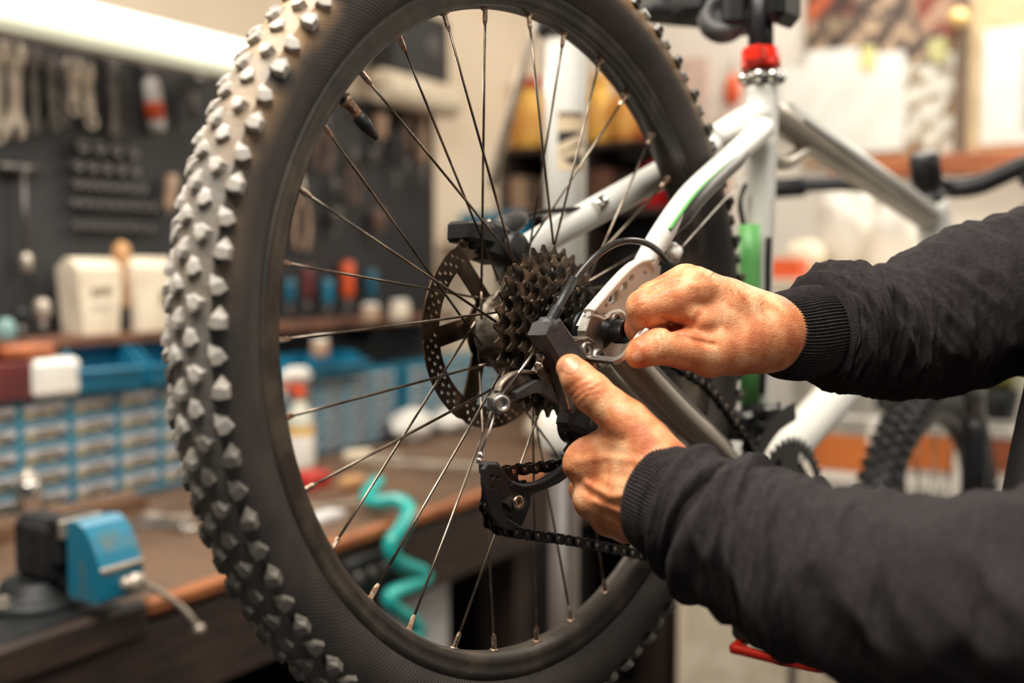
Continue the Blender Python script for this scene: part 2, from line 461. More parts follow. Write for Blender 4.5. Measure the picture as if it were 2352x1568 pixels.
def knob_shape(kind, hgt):
    """tread block: local x along the tyre, y across, z outwards"""
    if kind == 0:   base = [(-6.0, -1.5), (-1.0, -3.4), (3.2, -4.0), (3.8, 0.2), (2.2, 3.6), (-3.8, 2.4)]
    elif kind == 1: base = [(-5.2, -2.2), (1.0, -3.8), (3.6, -0.8), (3.4, 3.8), (-1.0, 3.2), (-6.0, 1.2)]
    elif kind == 2: base = [(-6.0, -1.6), (-0.5, -3.8), (3.4, -3.4), (3.9, 0.0), (3.4, 3.4), (-0.5, 3.8), (-6.0, 1.6)]
    else:           base = [(-6.4, -1.2), (-2.2, -3.4), (3.2, -4.2), (4.2, -0.6), (2.8, 3.8), (-2.5, 3.0)]
    vs = []; n = len(base)
    # the upper edge of each block is a long ramp, the lower edge drops steeply
    for (s, z, dx, cx) in ((1.34, -2.0, 0, 0), (1.24, 0.3, 0, 0), (1.20, hgt * 0.64, 0.3, 0.26), (1.10, hgt * .80, 0.5, 0.30)):
        vs += [(((x if x > 0 else x * (1 - cx)) * s + dx) / 1000, y * s / 1000, (z + (0.0 if x > -3 else -0.35 * max(0, z))) / 1000) for x, y in base]
    fs = [tuple(range(3 * n, 4 * n))]
    for k in range(3):
        for i in range(n):
            j = (i + 1) % n; fs.append((k * n + i, k * n + j, (k + 1) * n + j, (k + 1) * n + i))
    return vs, fs
kn_me = []
for kind, hgt in ((0, 4.4), (1, 4.4), (2, 4.2), (3, 5.0)):
    vs, fs = knob_shape(kind, hgt)
    me = bpy.data.meshes.new('tread_knob'); me.from_pydata(vs, [], fs); me.materials.append(m_knob); md_ = me.copy(); md_.materials[0] = m_knob_lit_dust; kn_me.append((me, vs, fs, md_))
NK = 98
rows = [(-0.0235, 0.3025, 3, 52, 0.0, 0.0), (-0.0125, 0.3105, 0, 20, 0.5, 22), (0.0, 0.3132, 2, 0, 0.0, 0), (0.0125, 0.3105, 1, -20, 0.5, -22), (0.0235, 0.3025, 3, -52, 0.0, 0)]
inst = []; rest = Mesh()
for ri, (y, r, kind, tilt, off, yaw) in enumerate(rows):
    for k in range(NK):
        a = 2 * PI * (k + off) / NK
        yy = y + (0.0016 if (k + ri) % 2 else -0.0012)
        rr = r
        rad = Vector((math.cos(a), 0, math.sin(a))); tan = Vector((-math.sin(a), 0, math.cos(a)))
        ty = -R_(tilt) * (0.75 + 0.35 * (k % 2)) if abs(tilt) > 30 else -R_(tilt)
        n = (rad * math.cos(ty) + Vector((0, 1, 0)) * math.sin(ty)).normalized()
        yw = R_(yaw + (28 if k % 2 else -14) * (1 if kind == 2 else 0.8) * (1 if y <= 0 else -1))
        t2 = (Matrix.Rotation(yw, 3, n) @ tan).normalized(); s2 = n.cross(t2)
        mtx = Matrix(((t2.x, s2.x, n.x, rad.x * rr), (t2.y, s2.y, n.y, yy), (t2.z, s2.z, n.z, rad.z * rr), (0, 0, 0, 1)))
        deg = math.degrees(a) % 360
        inst.append((abs(((deg - 178 + 180) % 360) - 180), kind, mtx))
inst.sort(key=lambda t: t[0])
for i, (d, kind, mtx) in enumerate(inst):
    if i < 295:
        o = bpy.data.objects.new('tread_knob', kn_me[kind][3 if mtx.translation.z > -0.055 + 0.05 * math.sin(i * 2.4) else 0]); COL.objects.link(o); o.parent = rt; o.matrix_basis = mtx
    else:
        rest.add([tuple(mtx @ Vector(v)) for v in kn_me[kind][1]], kn_me[kind][2])
o = rest.obj('tread_knob', m_knob, rt); o['kind'] = 'stuff'

# rim
rimp = [(0.2485, 0.000), (0.2488, -0.0055), (0.2510, -0.0100), (0.2560, -0.0118), (0.2605, -0.0118), (0.2615, -0.0128), (0.2680, -0.0130), (0.2685, -0.0118),
        (0.2640, -0.0112), (0.2640, 0.0112), (0.2685, 0.0118), (0.2680, 0.0130), (0.2615, 0.0128), (0.2605, 0.0118), (0.2560, 0.0118), (0.2510, 0.0100), (0.2488, 0.0055)]
m = Mesh(); m.lathe([(r, -y) for r, y in rimp], ax=AY, seg=288, caps=False, closed=True)
rim = m.obj('rim', m_rim, bike)
# valve between spokes 4 and 5
A0 = R_(100.05); SP = R_(11.25)
va = A0 + 3.52 * SP
vm = Mesh()
q = lambda r: np.array(pol(r, va, -0.002))
vd = q(0.20) - q(0.25); vd /= np.linalg.norm(vd)
vm.lathe([(0.0034, 0.0), (0.0034, 0.003), (0.0050, 0.003), (0.0050, 0.006), (0.0040, 0.006), (0.0040, 0.019), (0.0034, 0.021)], o=q(0.249), ax=vd, seg=12)
v = vm.obj('valve_stem', m_nip, bike)
vm = Mesh(); vm.lathe([(0.0046, 0.018), (0.0048, 0.027), (0.0036, 0.032), (0.0022, 0.039), (0.0006, 0.0395)], o=q(0.249), ax=vd, seg=12)
vm.obj('valve_cap', m_blackplastic, v)

# spokes: 32, drive side on odd numbers, three-cross
for k in range(32):
    a = A0 + k * SP
    y, r = (-0.017, 0.0225) if k % 2 else (0.033, 0.027)
    sg = 1 if k % 4 in (0, 1) else -1
    b = a + sg * R_(57)
    head = (k // 2) % 2
    yo = (0.0018 if head else -0.0018)
    n0 = np.array(pol(0.2482, a, (-0.0012 if k % 2 else 0.0012))); f0 = np.array(pol(r, b, y + yo))
    d = (f0 - n0) / np.linalg.norm(f0 - n0)
    ms = Mesh()
    e = f0 + np.array((0, -yo * 2.4, 0))
    ms.tube([n0 + d * 0.003, n0 + d * 0.06, f0 - d * 0.02], [0.00098] * 3, seg=8)
    ms.tube([f0 - d * 0.022, f0 - d * 0.003, f0, e], [0.00115, 0.00115, 0.00115, 0.00115], seg=8)
    so = ms.obj('spoke', m_steel, bike)
    mn = Mesh()
    mn.lathe([(0.0034, -0.0012), (0.0036, 0.0002), (0.0026, 0.0008)], o=n0, ax=-np.array(pol(1, a, 0)), seg=12)
    mn.lathe([(0.0020, -0.002), (0.0020, 0.0085), (0.0017, 0.0098), (0.0012, 0.0118)], o=n0, ax=d, seg=6, smooth=False)
    mn.obj('spoke_nipple', m_nip, so)

# hub
m = Mesh()
m.lathe([(0.006, -0.060), (0.011, -0.060), (0.0125, -0.052), (0.020, -0.047), (0.0215, -0.040), (0.021, -0.036), (0.026, -0.0355), (0.0305, -0.0345), (0.0305, -0.0315), (0.024, -0.030), (0.017, -0.022),
         (0.0155, 0.000), (0.0175, 0.010), (0.022, 0.0145), (0.0265, 0.0155), (0.0265, 0.0190), (0.018, 0.020), (0.0165, 0.050)], ax=AY, seg=48)
hub = m.obj('rear_hub', m_dalu, bike)
m = Mesh(); m.lathe([(0.005, -0.060), (0.005, 0.070)], ax=AY, seg=16); m.obj('axle', m_alu, hub)

# brake rotor
rot_y = 0.042
def wav(r, amp, n, N=144, ph=0): return [((r + amp * math.cos(n * 2 * PI * k / N + ph)) * math.cos(2 * PI * k / N), (r + amp * math.cos(n * 2 * PI * k / N + ph)) * math.sin(2 * PI * k / N)) for k in range(N)]
outer = []
for k in range(144):
    a = 2 * PI * k / 144
    r = 0.0800 - (0.0012 if k % 24 in (0, 1) else 0)
    outer.append((r * math.cos(a), r * math.sin(a)))
loops = [outer]
for s in range(6):                          # six windows between the arms
    a0 = s * PI / 3 + 0.16; lp = []
    for k in range(9):
        a = a0 + (PI / 3 - 0.26) * k / 8; lp.append((0.0625 * math.cos(a), 0.0625 * math.sin(a)))
    for k in range(6):
        a = a0 + (PI / 3 - 0.26) - 0.34 - (PI / 3 - 0.56) * k / 5; rr = 0.030
        lp.append((rr * math.cos(a), rr * math.sin(a)))
    loops.append(lp)
for k in range(48):
    for j, rr in enumerate((0.0667, 0.0715, 0.0760)):
        if k % 8 == 7: continue
        a = 2 * PI * (k + j * 0.42) / 48
        loops.append(circ(rr * math.cos(a), rr * math.sin(a), 0.00175, 8))
loops.append(circ(0, 0, 0.014, 24))
for s in range(6): loops.append(circ(0.020 * math.cos(s * PI / 3 + 0.45), 0.020 * math.sin(s * PI / 3 + 0.45), 0.0026, 8))
m = sheet(loops, 0.0018, to3=lambda x, y, z: (x, rot_y + z, y))
rotor = m.obj('brake_rotor', m_rotor, bike)
for s in range(6):
    m = Mesh(); a = s * PI / 3 + 0.45
    m.lathe([(0.0045, -0.0015), (0.0042, 0.002), (0.001, 0.0024)], o=pol(0.020, a, rot_y - 0.001), ax=(0, -1, 0), seg=6, smooth=False); m.obj('rotor_bolt', m_chrome, rotor)

# cassette
teeth = [32, 28, 24, 21, 18, 16, 14, 12, 11]
def cog_loop(T, pitch=0.0127, depth=0.0044, tip=0.0019, n=8, ph=0.0):
    rp = pitch / (2 * math.sin(PI / T)); pts = []
    for t in range(T):
        for (f, dr) in ((0.0, -0.0033), (0.13, -0.0031), (0.25, -0.0020), (0.34, 0.0002), (0.42, 0.0024), (0.56, 0.0026), (0.66, 0.0006), (0.76, -0.0018), (0.87, -0.0030)):
            a = 2 * PI * (t + f) / T + ph; pts.append(((rp + dr) * math.cos(a), (rp + dr) * math.sin(a)))
    return pts, rp
cas = empty('tmp', '', '', Matrix.Identity(4)); bpy.data.objects.remove(cas)
cog_y = []
for i, T in enumerate(teeth):
    y = -0.0195 - i * 0.0041
    cog_y.append(y)
    lp, rp = cog_loop(T, ph=i * 0.31)
    loops = [lp]
    inner = 0.0175
    if i < 6:
        nh = 9 if i < 3 else 7
        rh = rp - 0.0088
        if rh > 0.024:
            for k in range(nh):
                a = 2 * PI * k / nh + i * 0.2; loops.append(circ(rh * math.cos(a), rh * math.sin(a), 0.0024, 8))
        if rp > 0.046:
            for k in range(6):
                a0 = k * PI / 3 + i * .2; l2 = []
                for j in range(6): a = a0 + 0.72 * j / 5; l2.append(((rp - 0.0135) * math.cos(a), (rp - 0.0135) * math.sin(a)))
                for j in range(6): a = a0 + 0.66 - 0.6 * j / 5; l2.append((0.025 * math.cos(a), 0.025 * math.sin(a)))
                loops.append(l2)
    loops.append(circ(0, 0, inner, 24))
    m = sheet(loops, 0.0014, bev=0.0003, to3=lambda x, yy, z, Y=y: (x, Y + z, yy))
    m.obj('sprocket', m_cog if i < 5 else m_cog2, bike)
m = Mesh(); m.lathe([(0.0165, 0.019), (0.0165, 0.054), (0.013, 0.0555), (0.012, 0.0545), (0.006, 0.0545)], ax=AY, seg=32); m.obj('lockring', m_blackmetal, bike)

# chain links
def plate_loop(p=0.0127, r=0.0042, w=0.0030):
    pts = []
    for k in range(9): a = PI / 2 + PI * k / 8; pts.append((-p / 2 + r * math.cos(a), r * math.sin(a)))
    pts.append((0, -w))
    for k in range(9): a = -PI / 2 + PI * k / 8; pts.append((p / 2 + r * math.cos(a), r * math.sin(a)))
    pts.append((0, w)); return pts
def link_mesh(outer):
    M_ = Mesh(); w = 0.0034 if outer else 0.0023
    for sgn in (-1, 1):
        s = sheet([plate_loop()], 0.0009, to3=lambda x, y, z: (x, sgn * w + z, y)); M_.add(s.v, s.f)
    if not outer:
        for sx_ in (-1, 1): M_.lathe([(0.0036, -0.0022), (0.0036, 0.0022)], o=(sx_ * 0.00635, 0, 0), ax=(0, 1, 0), seg=10)
    o = M_.obj('chain_link', m_chain); me = o.data; bpy.data.objects.remove(o); return me
def pin_mesh():
    M_ = Mesh()
    for sx_ in (-1, 1): M_.lathe([(0.0016, -0.0041), (0.0018, -0.0038), (0.0018, 0.0038), (0.0016, 0.0041)], o=(sx_ * 0.00635, 0, 0), ax=(0, 1, 0), seg=8)
    o = M_.obj('link_pin', m_pin); me = o.data; bpy.data.objects.remove(o); return me
lk_o, lk_i, lk_p = link_mesh(True), link_mesh(False), pin_mesh()
chain_list = []
def run_chain(path, closed=False):
    """links of 12.7 mm pitch along a path in the bike frame"""
    P_ = spline(path, 14); pts = [P_[0]]; acc = P_[0]
    for q_ in P_[1:]:
        while np.linalg.norm(q_ - acc) > 0.0127:
            d = (q_ - acc) / np.linalg.norm(q_ - acc); acc = acc + d * 0.0127; pts.append(acc)
    for i in range(len(pts) - 1):
        c = (pts[i] + pts[i + 1]) / 2; t = Vector(pts[i + 1] - pts[i]).normalized(); yv = Vector((0, 1, 0)); yv = (yv - yv.dot(t) * t).normalized(); z = t.cross(yv)
        mt = Matrix(((t.x, yv.x, z.x, c[0]), (t.y, yv.y, z.y, c[1]), (t.z, yv.z, z.z, c[2]), (0, 0, 0, 1)))
        o = bpy.data.objects.new('chain_link', lk_o if i % 2 else lk_i); COL.objects.link(o); o.parent = bike; o.matrix_basis = mt
        if i % 2:
            p_ = bpy.data.objects.new('link_pin', lk_p); COL.objects.link(p_); p_.parent = o

# ---- frame tubes
def ftube(name, pts, rad, material, flat=1.0, seg=24, up=None, n=6):
    m = Mesh(); P_ = spline(pts, n)
    if np.isscalar(rad): rr = rad
    else:
        rr = [float(v_) for v_ in np.interp(np.linspace(0, len(rad) - 1, len(P_)), range(len(rad)), rad)]
    m.tube(P_, rr, seg=seg, flat=flat, up=up); return m.obj(name, material, bike)
seat_top = np.array([0.401, 0.0, 0.213]); BBp = np.array([0.335, 0, -0.203])
HT = np.array([0.935, 0, 0.145]); HB = np.array([0.975, 0, 0.045])
ssr = [Bp(1478, 612, -0.064), Bp(1522, 535, -0.066), Bp(1580, 455, -0.062), Bp(1640, 395, -0.050), Bp(1715, 330, -0.028), Bp(1752, 296, -0.012)]
ss = ftube('seat_stay', ssr, [0.0095, 0.0098, 0.0105, 0.0105, 0.0115, 0.0125], m_white, n=10)
# black and green decal along the under side of the right stay
off = np.array([0.0014, -0.0048, -0.0030])
dm = Mesh(); pts = spline([p + off for p in ssr[1:5]], 10); nn = len(pts)
dm.tube(pts, [0.0086 * min(1, 0.25 + 4 * min(i, nn - 1 - i) / nn) for i in range(nn)], seg=20); dm.obj('stay_decal', m_frameblack, ss)
dm = Mesh(); dm.tube([p + np.array([-0.0042, -0.0094, 0.0020]) for p in spline(ssr[1:5], 10)], 0.0017, seg=8); dm.obj('green_stripe', m_green, ss)
ssl = [Bp(1170, 600, 0.064), Bp(1230, 560, 0.060), Bp(1345, 497, 0.052), Bp(1520, 400, 0.040), Bp(1640, 335, 0.024), Bp(1725, 296, 0.012)]
ftube('seat_stay', ssl, [0.0125, 0.0130, 0.0135, 0.0145, 0.0130, 0.0125], m_white, n=10)
# cluster block behind the seat tube
br = [Bp(1640, 318, 0.02), Bp(1700, 285, 0.008), Bp(1752, 262, 0)]
ftube('stay_bridge', br, [0.0125, 0.0155, 0.017], m_white)
csr = [Bp(1418, 800, -0.066), Bp(1470, 862, -0.064), Bp(1560, 955, -0.056), Bp(1660, 1052, -0.044), BBp + np.array([-0.02, -0.03, 0.0])]
cs = ftube('chain_stay', csr, [0.012, 0.0135, 0.0135, 0.0135, 0.013], m_pearl, n=10)
dm = Mesh(); pts = [p + np.array([0.0030, -0.0030, 0.0098]) for p in spline(csr[1:4], 12)]
dm.tube(pts, 0.0062, seg=16); dm.obj('stay_decal', m_frameblack, cs)
csl = [Bp(1195, 640, 0.066), Bp(1330, 780, 0.064), Bp(1450, 905, 0.052), BBp + np.array([-0.02, 0.03, 0])]
ftube('chain_stay', csl, [0.010, 0.011, 0.012, 0.012], m_pearl)
stt = [BBp, np.array([0.372, 0, -0.10]), np.array([0.385, 0, 0.05]), seat_top + np.array([0, 0, -0.01]), np.array([0.400, 0, 0.246])]
st = ftube('seat_tube', stt, [0.0185, 0.0170, 0.0165, 0.0172, 0.0178], m_white, n=10)
# green panel on the seat tube
dm = Mesh(); g = [Bp(1722, y_, -0.006) + np.array([0, 0, 0]) for y_ in (517, 600, 700, 800, 935)]
dm.tube(g, [0.0115, 0.0115, 0.0115, 0.011, 0.010], seg=20); dm.obj('green_panel', m_green, st)
m = Mesh(); m.tube([BBp + np.array([0, 0.038, 0]), BBp - np.array([0, 0.038, 0])], 0.021, seg=28); m.obj('bottom_bracket_shell', m_white, bike)
dt = ftube('down_tube', [BBp + np.array([0.012, 0, 0.012]), BBp * 0.45 + HB * 0.55, HB + np.array([-0.012, 0, 0.012])], [0.019, 0.0225, 0.019], m_white, flat=1.15)
tt = ftube('top_tube', [seat_top + np.array([0.01, 0, 0.006]), seat_top * 0.78 + HT * 0.22 + np.array([0, 0, 0.004]), HT + np.array([0.0, 0, -0.022])], [0.0165, 0.0175, 0.019], m_pearl, n=10)
dm = Mesh(); dm.tube([seat_top + np.array([0.05, -0.008, 0.012]), HT + np.array([-0.02, -0.012, -0.012])], 0.0095, seg=14); dm.obj('white_upper_decal', m_white, tt)
dm = Mesh(); dm.tube([seat_top + np.array([0.07, -0.0165, 0.002]), HT + np.array([-0.03, -0.0185, -0.022])], 0.0022, seg=8); dm.obj('dark_stripe', m_frameblack, tt)
ftube('gusset_tube', [seat_top + np.array([0.0, -0.002, -0.040]), seat_top + np.array([0.05, -0.002, -0.045]), seat_top + np.array([0.115, 0, -0.022])], [0.009, 0.0085, 0.009], m_pearl)
ftube('head_tube', [HB + (HB - HT) * 0.05, HT + (HT - HB) * 0.05], 0.024, m_white)
m = Mesh(); hd = (HT - HB) / np.linalg.norm(HT - HB)
m.lathe([(0.0205, 0.0), (0.0205, 0.012), (0.017, 0.013), (0.017, 0.030), (0.0215, 0.031), (0.0215, 0.070), (0.018, 0.074), (0.008, 0.075)], o=HT + hd * 0.004, ax=hd, seg=24)
m.box(HT + hd * 0.030 + np.array([0.035, 0, 0]), (0.075, 0.032, 0.034), bev=0.008)
stem = m.obj('stem', m_blackplastic, bike)
bc = HT + hd * 0.030 + np.array([0.075, 0, 0.0])
fr = Matrix.Rotation(R_(6), 3, Vector(hd))     # bar turned with the fork
def turn(v): return np.array(fr @ Vector(v))
bar = [bc + turn((-0.03, 0.30, 0.03)), bc + turn((-0.01, 0.15, 0.025)), bc + turn((0, 0.05, 0)), bc, bc + turn((0, -0.05, 0)), bc + turn((-0.01, -0.15, 0.03)), bc + turn((-0.03, -0.30, 0.045))]
ftube('handlebar', bar, [0.011, 0.012, 0.0155, 0.0155, 0.0155, 0.013, 0.011], m_blackplastic, n=8)
m = Mesh(); m.tube([bar[6], bar[5] * 0.6 + bar[6] * 0.4], 0.0165, seg=18); m.obj('grip', m_black, bike)
m = Mesh(); m.tube([bar[0], bar[1] * 0.6 + bar[0] * 0.4], 0.0165, seg=18); m.obj('grip', m_black, bike)
m = Mesh(); m.box(bc + turn((0.0, -0.12, 0.0)), (0.04, 0.028, 0.03), bev=0.008)
m.tube([bc + turn((0.02, -0.13, 0)), bc + turn((0.07, -0.19, -0.01)), bc + turn((0.07, -0.26, 0.0))], 0.006, seg=10, flat=0.6); m.obj('brake_lever', m_blackplastic, bike)
ftube('brake_hose', [bc + turn((0.03, -0.12, 0.0)), bc + turn((0.10, -0.10, -0.03)), bc + turn((0.09, 0.0, -0.08)), HB + np.array([0.03, 0, 0.02])], 0.0025, m_housing, seg=8)
# fork and front wheel, steered
FA = np.array([0.925, 0.0, -0.430])
def fturn(v):
    return FA + np.array(Matrix.Rotation(R_(2), 3, Vector((0.12, 0, 1)).normalized()) @ Vector(v))
crown_c = HB - hd * 0.03
m = Mesh()
fl = [fturn((0.0, 0.058, 0.0)), fturn((0.0, -0.058, 0.0))]
ft_ = [fturn((0.02, 0.058, 0.36)), fturn((0.02, -0.058, 0.36))]
m.tube([crown_c + hd * 0.03, crown_c], 0.018, seg=20)
m.tube([ft_[0] + np.array([0, 0, 0.04]), crown_c - hd * 0.01, ft_[1] + np.array([0, 0, 0.04])], [0.017, 0.022, 0.017], seg=16)
fk = m.obj('fork_crown', m_blackplastic, bike)
for a_, b_ in zip(fl, ft_):
    m = Mesh(); m.tube([b_ + np.array([0, 0, 0.045]), b_ * 0.6 + a_ * 0.4], 0.014, seg=16); m.obj('fork_stanchion', m_alu, bike)
    m = Mesh(); m.tube([b_ * 0.72 + a_ * 0.28, b_ * 0.68 + a_ * 0.32, a_], [0.0175, 0.0185, 0.0165], seg=18); m.obj('fork_lower', m_blackplastic, bike)
ftb = Matrix.Translation(Vector(FA)) @ Matrix.Rotation(R_(2), 4, Vector((0.12, 0, 1)).normalized())
m = Mesh(); S = 1.0
m.lathe([(0.266, -0.0115), (0.275, -0.020), (0.289, -0.0265), (0.301, -0.024), (0.309, -0.015), (0.313, 0), (0.309, 0.015), (0.301, 0.024), (0.289, 0.0265), (0.275, 0.020), (0.266, 0.0115)], ax=AY, seg=160, caps=False)
fti = m.obj('front_tire', m_blackplastic, bike); fti.matrix_basis = ftb
m = Mesh()
for (y, r, kind, tilt, off_, yaw) in rows:
    for k in range(84):
        a = 2 * PI * (k + off_) / 84
        rad = Vector((math.cos(a), 0, math.sin(a))); tan = Vector((-math.sin(a), 0, math.cos(a)))
        n = (rad * math.cos(-R_(tilt)) + Vector((0, 1, 0)) * math.sin(-R_(tilt))).normalized(); s2 = n.cross(tan)
        mtx = Matrix(((tan.x, s2.x, n.x, rad.x * r), (tan.y, s2.y, n.y, y), (tan.z, s2.z, n.z, rad.z * r), (0, 0, 0, 1)))
        m.add([tuple(mtx @ (Vector(v_) * 1.25)) for v_ in kn_me[kind][1]], kn_me[kind][2])
o = m.obj('tread_knob', m_castdark, fti); o['kind'] = 'stuff'
m = Mesh(); m.lathe([(r, -y) for r, y in rimp], ax=AY, seg=96, caps=False, closed=True); o = m.obj('front_rim', m_rim, bike); o.matrix_basis = ftb
m = Mesh(); m.lathe([(0.006, -0.05), (0.022, -0.035), (0.022, -0.030), (0.014, -0.025), (0.014, 0.025), (0.022, 0.030), (0.022, 0.035), (0.006, 0.05)], ax=AY, seg=24); o = m.obj('front_hub', m_blackmetal, bike); o.matrix_basis = ftb
m = Mesh(); m.tube([pol(0.2485, 0, 0), pol(0.022, R_(57), -0.03)], 0.001, seg=6); s0 = m.obj('front_spoke', m_steel, bike)
m = Mesh(); m.tube([pol(0.2485, 0, 0), pol(0.022, -R_(57), 0.03)], 0.001, seg=6); s1 = m.obj('front_spoke', m_steel, bike)
s0.matrix_basis = ftb; s1.matrix_basis = ftb @ Matrix.Rotation(-R_(11.25), 4, 'Y')
for k in range(2, 32):
    link_copy(s1 if k % 2 else s0, bike, ftb @ Matrix.Rotation(-R_(11.25) * k, 4, 'Y'))

# seat post, clamp
m = Mesh(); m.tube([np.array([0.400, 0, 0.23]), np.array([0.403, 0, 0.40])], 0.0136, seg=24); m.obj('seat_post', m_blackmetal, bike)
m = Mesh(); c0 = np.array([0.400, 0, 0.250])
m.lathe([(0.0175, 0), (0.0205, 0.0), (0.0210, 0.004), (0.0205, 0.021), (0.0175, 0.022)], o=c0 + np.array([0, 0, 0.014]), ax=(0.02, 0, 1), seg=32)
m.box(c0 + np.array([-0.022, -0.004, 0.026]), (0.014, 0.022, 0.018), bev=0.003)
m.obj('seat_clamp', m_red, bike)
m = Mesh()
for (dx, dy, r_) in ((-0.020, -0.008, 0.0075), (-0.007, -0.017, 0.0080), (0.010, -0.017, 0.0075), (-0.018, 0.012, 0.006), (0.018, -0.008, 0.006)):
    m.lathe([(0.001, -r_), (r_ * .7, -r_ * .7), (r_, 0), (r_ * .7, r_ * .7), (0.001, r_)], o=c0 + np.array([dx, dy, 0.004]), ax=(0, 0, 1), seg=14)
m.lathe([(0.0165, -0.004), (0.0200, -0.003), (0.0200, 0.007), (0.0165, 0.008)], o=c0 + np.array([0, 0, 0.002]), ax=(0, 0, 1), seg=28)
m.obj('clamp_collar', m_chrome, bike)

# crank, chainrings, front derailleur
cr = BBp + np.array([0.006, 0, -0.008])
for T, y in ((22, -0.036), (32, -0.045), (42, -0.054)):
    lp, rp = cog_loop(T)
    loops = [lp]
    if T > 24:
        for k in range(4):
            a0 = k * PI / 2 + 0.3; l2 = []
            for j in range(7): a = a0 + 0.95 * j / 6; l2.append(((rp - 0.012) * math.cos(a), (rp - 0.012) * math.sin(a)))
            for j in range(7): a = a0 + 0.9 - 0.85 * j / 6; l2.append(((rp - 0.030) * math.cos(a), (rp - 0.030) * math.sin(a)))
            loops.append(l2)
    m = sheet(loops + [circ(0, 0, 0.014, 20)], 0.0022, to3=lambda x, yy, z, Y=y: (cr[0] + x, Y + z, cr[2] + yy))
    m.obj('chainring', m_blackmetal, bike)
m = Mesh()
for k in range(4):
    a = k * PI / 2 + 0.15
    m.tube([cr + np.array([0, -0.062, 0]), cr + np.array([0.05 * math.cos(a), -0.060, 0.05 * math.sin(a)])], [0.014, 0.007], seg=10, flat=0.6)
m.lathe([(0.018, 0.045), (0.020, 0.055), (0.018, 0.068), (0.010, 0.072)], o=cr, ax=AY, seg=24)
m.tube([cr + np.array([0, -0.066, 0]), cr + np.array([-0.08, -0.072, -0.035]), cr + np.array([-0.130, -0.076, -0.062])], [0.016, 0.012, 0.014], seg=14, flat=0.6)
m.obj('crank_arm', m_blackmetal, bike)
m = Mesh(); pc = cr + np.array([-0.130, -0.124, -0.062]); m.tube([pc + np.array([0, 0.05, 0]), pc - np.array([0, 0.045, 0])], 0.008, seg=12)
m.box(pc + np.array([0.032, 0, 0]), (0.012, 0.09, 0.02), bev=0.003); m.box(pc - np.array([0.032, 0, 0]), (0.012, 0.09, 0.02), bev=0.003)
m.box(pc + np.array([0, -0.043, 0]), (0.07, 0.012, 0.018), bev=0.003); m.box(pc + np.array([0, 0.043, 0]), (0.07, 0.012, 0.018), bev=0.003)
pedal = m.obj('pedal', m_blackplastic, bike)
fd = [Bp(1735, 1052, -0.058), Bp(1752, 1010, -0.058), Bp(1785, 965, -0.058), Bp(1822, 940, -0.058)]
fm = Mesh(); P_ = spline(fd, 6); A = []
for q_ in P_: A.append([q_ + np.array([0, 0, 0.006]), q_ + np.array([0, -0.002, 0.008]), q_ + np.array([0.003, -0.002, -0.010]), q_ + np.array([0.003, 0, -0.012])])
fm.grid(np.array(A), smooth=False); A2 = [[p + np.array([0, 0.016, 0]) for p in row] for row in A]; fm.grid(np.array(A2), smooth=False)
fm.box(Bp(1712, 975, -0.03), (0.045, 0.022, 0.028), bev=0.005); fm.box(Bp(1745, 945, -0.035), (0.034, 0.030, 0.014), bev=0.004)
fm.tube([Bp(1700, 1000, -0.03), Bp(1745, 1020, -0.045), Bp(1770, 985, -0.05)], 0.005, seg=8)
fm.obj('front_derailleur', m_blackmetal, bike)
m = Mesh(); pp = pc + np.array([0, 0, 0.0])
m.tube(spline([pp + np.array([-0.042, -0.040, -0.012]), pp + np.array([-0.048, -0.03, -0.012]), pp + np.array([-0.048, 0.03, -0.012]), pp + np.array([-0.040, 0.040, -0.012]), pp + np.array([0.038, 0.040, -0.012]), pp + np.array([0.042, 0.03, -0.012]), pp + np.array([0.042, -0.04, -0.012]), pp + np.array([0.044, -0.042, -0.012]), pp + np.array([-0.042, -0.040, -0.012])], 4), 0.0045, seg=10); m.obj('red_pedal_rim', m_red, pedal)

# dropout with its cut-outs (plate in the plane of the wheel)
DY = -0.066
def b2(px, py, y=DY):
    p = Bp(px, py, y); return (p[0], p[2])
out = [b2(*p) for p in ((1346, 726), (1338, 735), (1350, 712), (1378, 684), (1408, 652), (1438, 622), (1462, 606), (1490, 602), (1510, 612), (1506, 640), (1492, 668), (1466, 700), (1444, 735), (1436, 770), (1436, 800), (1420, 822), (1395, 830), (1376, 820), (1382, 792), (1362, 760), (1352, 742))]
holes = [[b2(*p) for p in ((1393, 690), (1396, 680), (1408, 668), (1411, 676), (1410, 690), (1402, 697), (1394, 698))],
         [b2(*p) for p in ((1419, 662), (1423, 652), (1431, 645), (1434, 654), (1431, 664), (1422, 668))],
         [b2(*p) for p in ((1437, 642), (1440, 633), (1447, 630), (1449, 637), (1445, 644), (1439, 646))],
         [b2(1474.5 + 3.6 * math.cos(t), 626 + 4.6 * math.sin(t)) for t in np.linspace(0, 2 * PI, 10)[:-1]],
         [b2(1385 + 3.2 * math.cos(t), 701 + 4.6 * math.sin(t)) for t in np.linspace(0, 2 * PI, 10)[:-1]]]
holes = [[(sum(a for a, b in h_) / len(h_) + (x - sum(a for a, b in h_) / len(h_)) * 1.35, sum(b for a, b in h_) / len(h_) + (y - sum(b for a, b in h_) / len(h_)) * 1.25) for x, y in h_] for h_ in holes]
m = sheet([out] + holes, 0.0052, bev=0.0008, to3=lambda x, y, z: (x, DY + z, y))
do = m.obj('dropout', m_dirtwhite, bike)
m = Mesh()      # raised flange along the rear edge
fl_ = spline([Bp(px, py, DY - 0.006) for px, py in ((1352, 716), (1380, 683), (1409, 650), (1438, 620), (1462, 603), (1492, 597))], 5)
m.tube(fl_, 0.0026, seg=10, flat=2.0, up=(0, 1, 0)); m.obj('dropout_flange', m_dirtwhite, do)
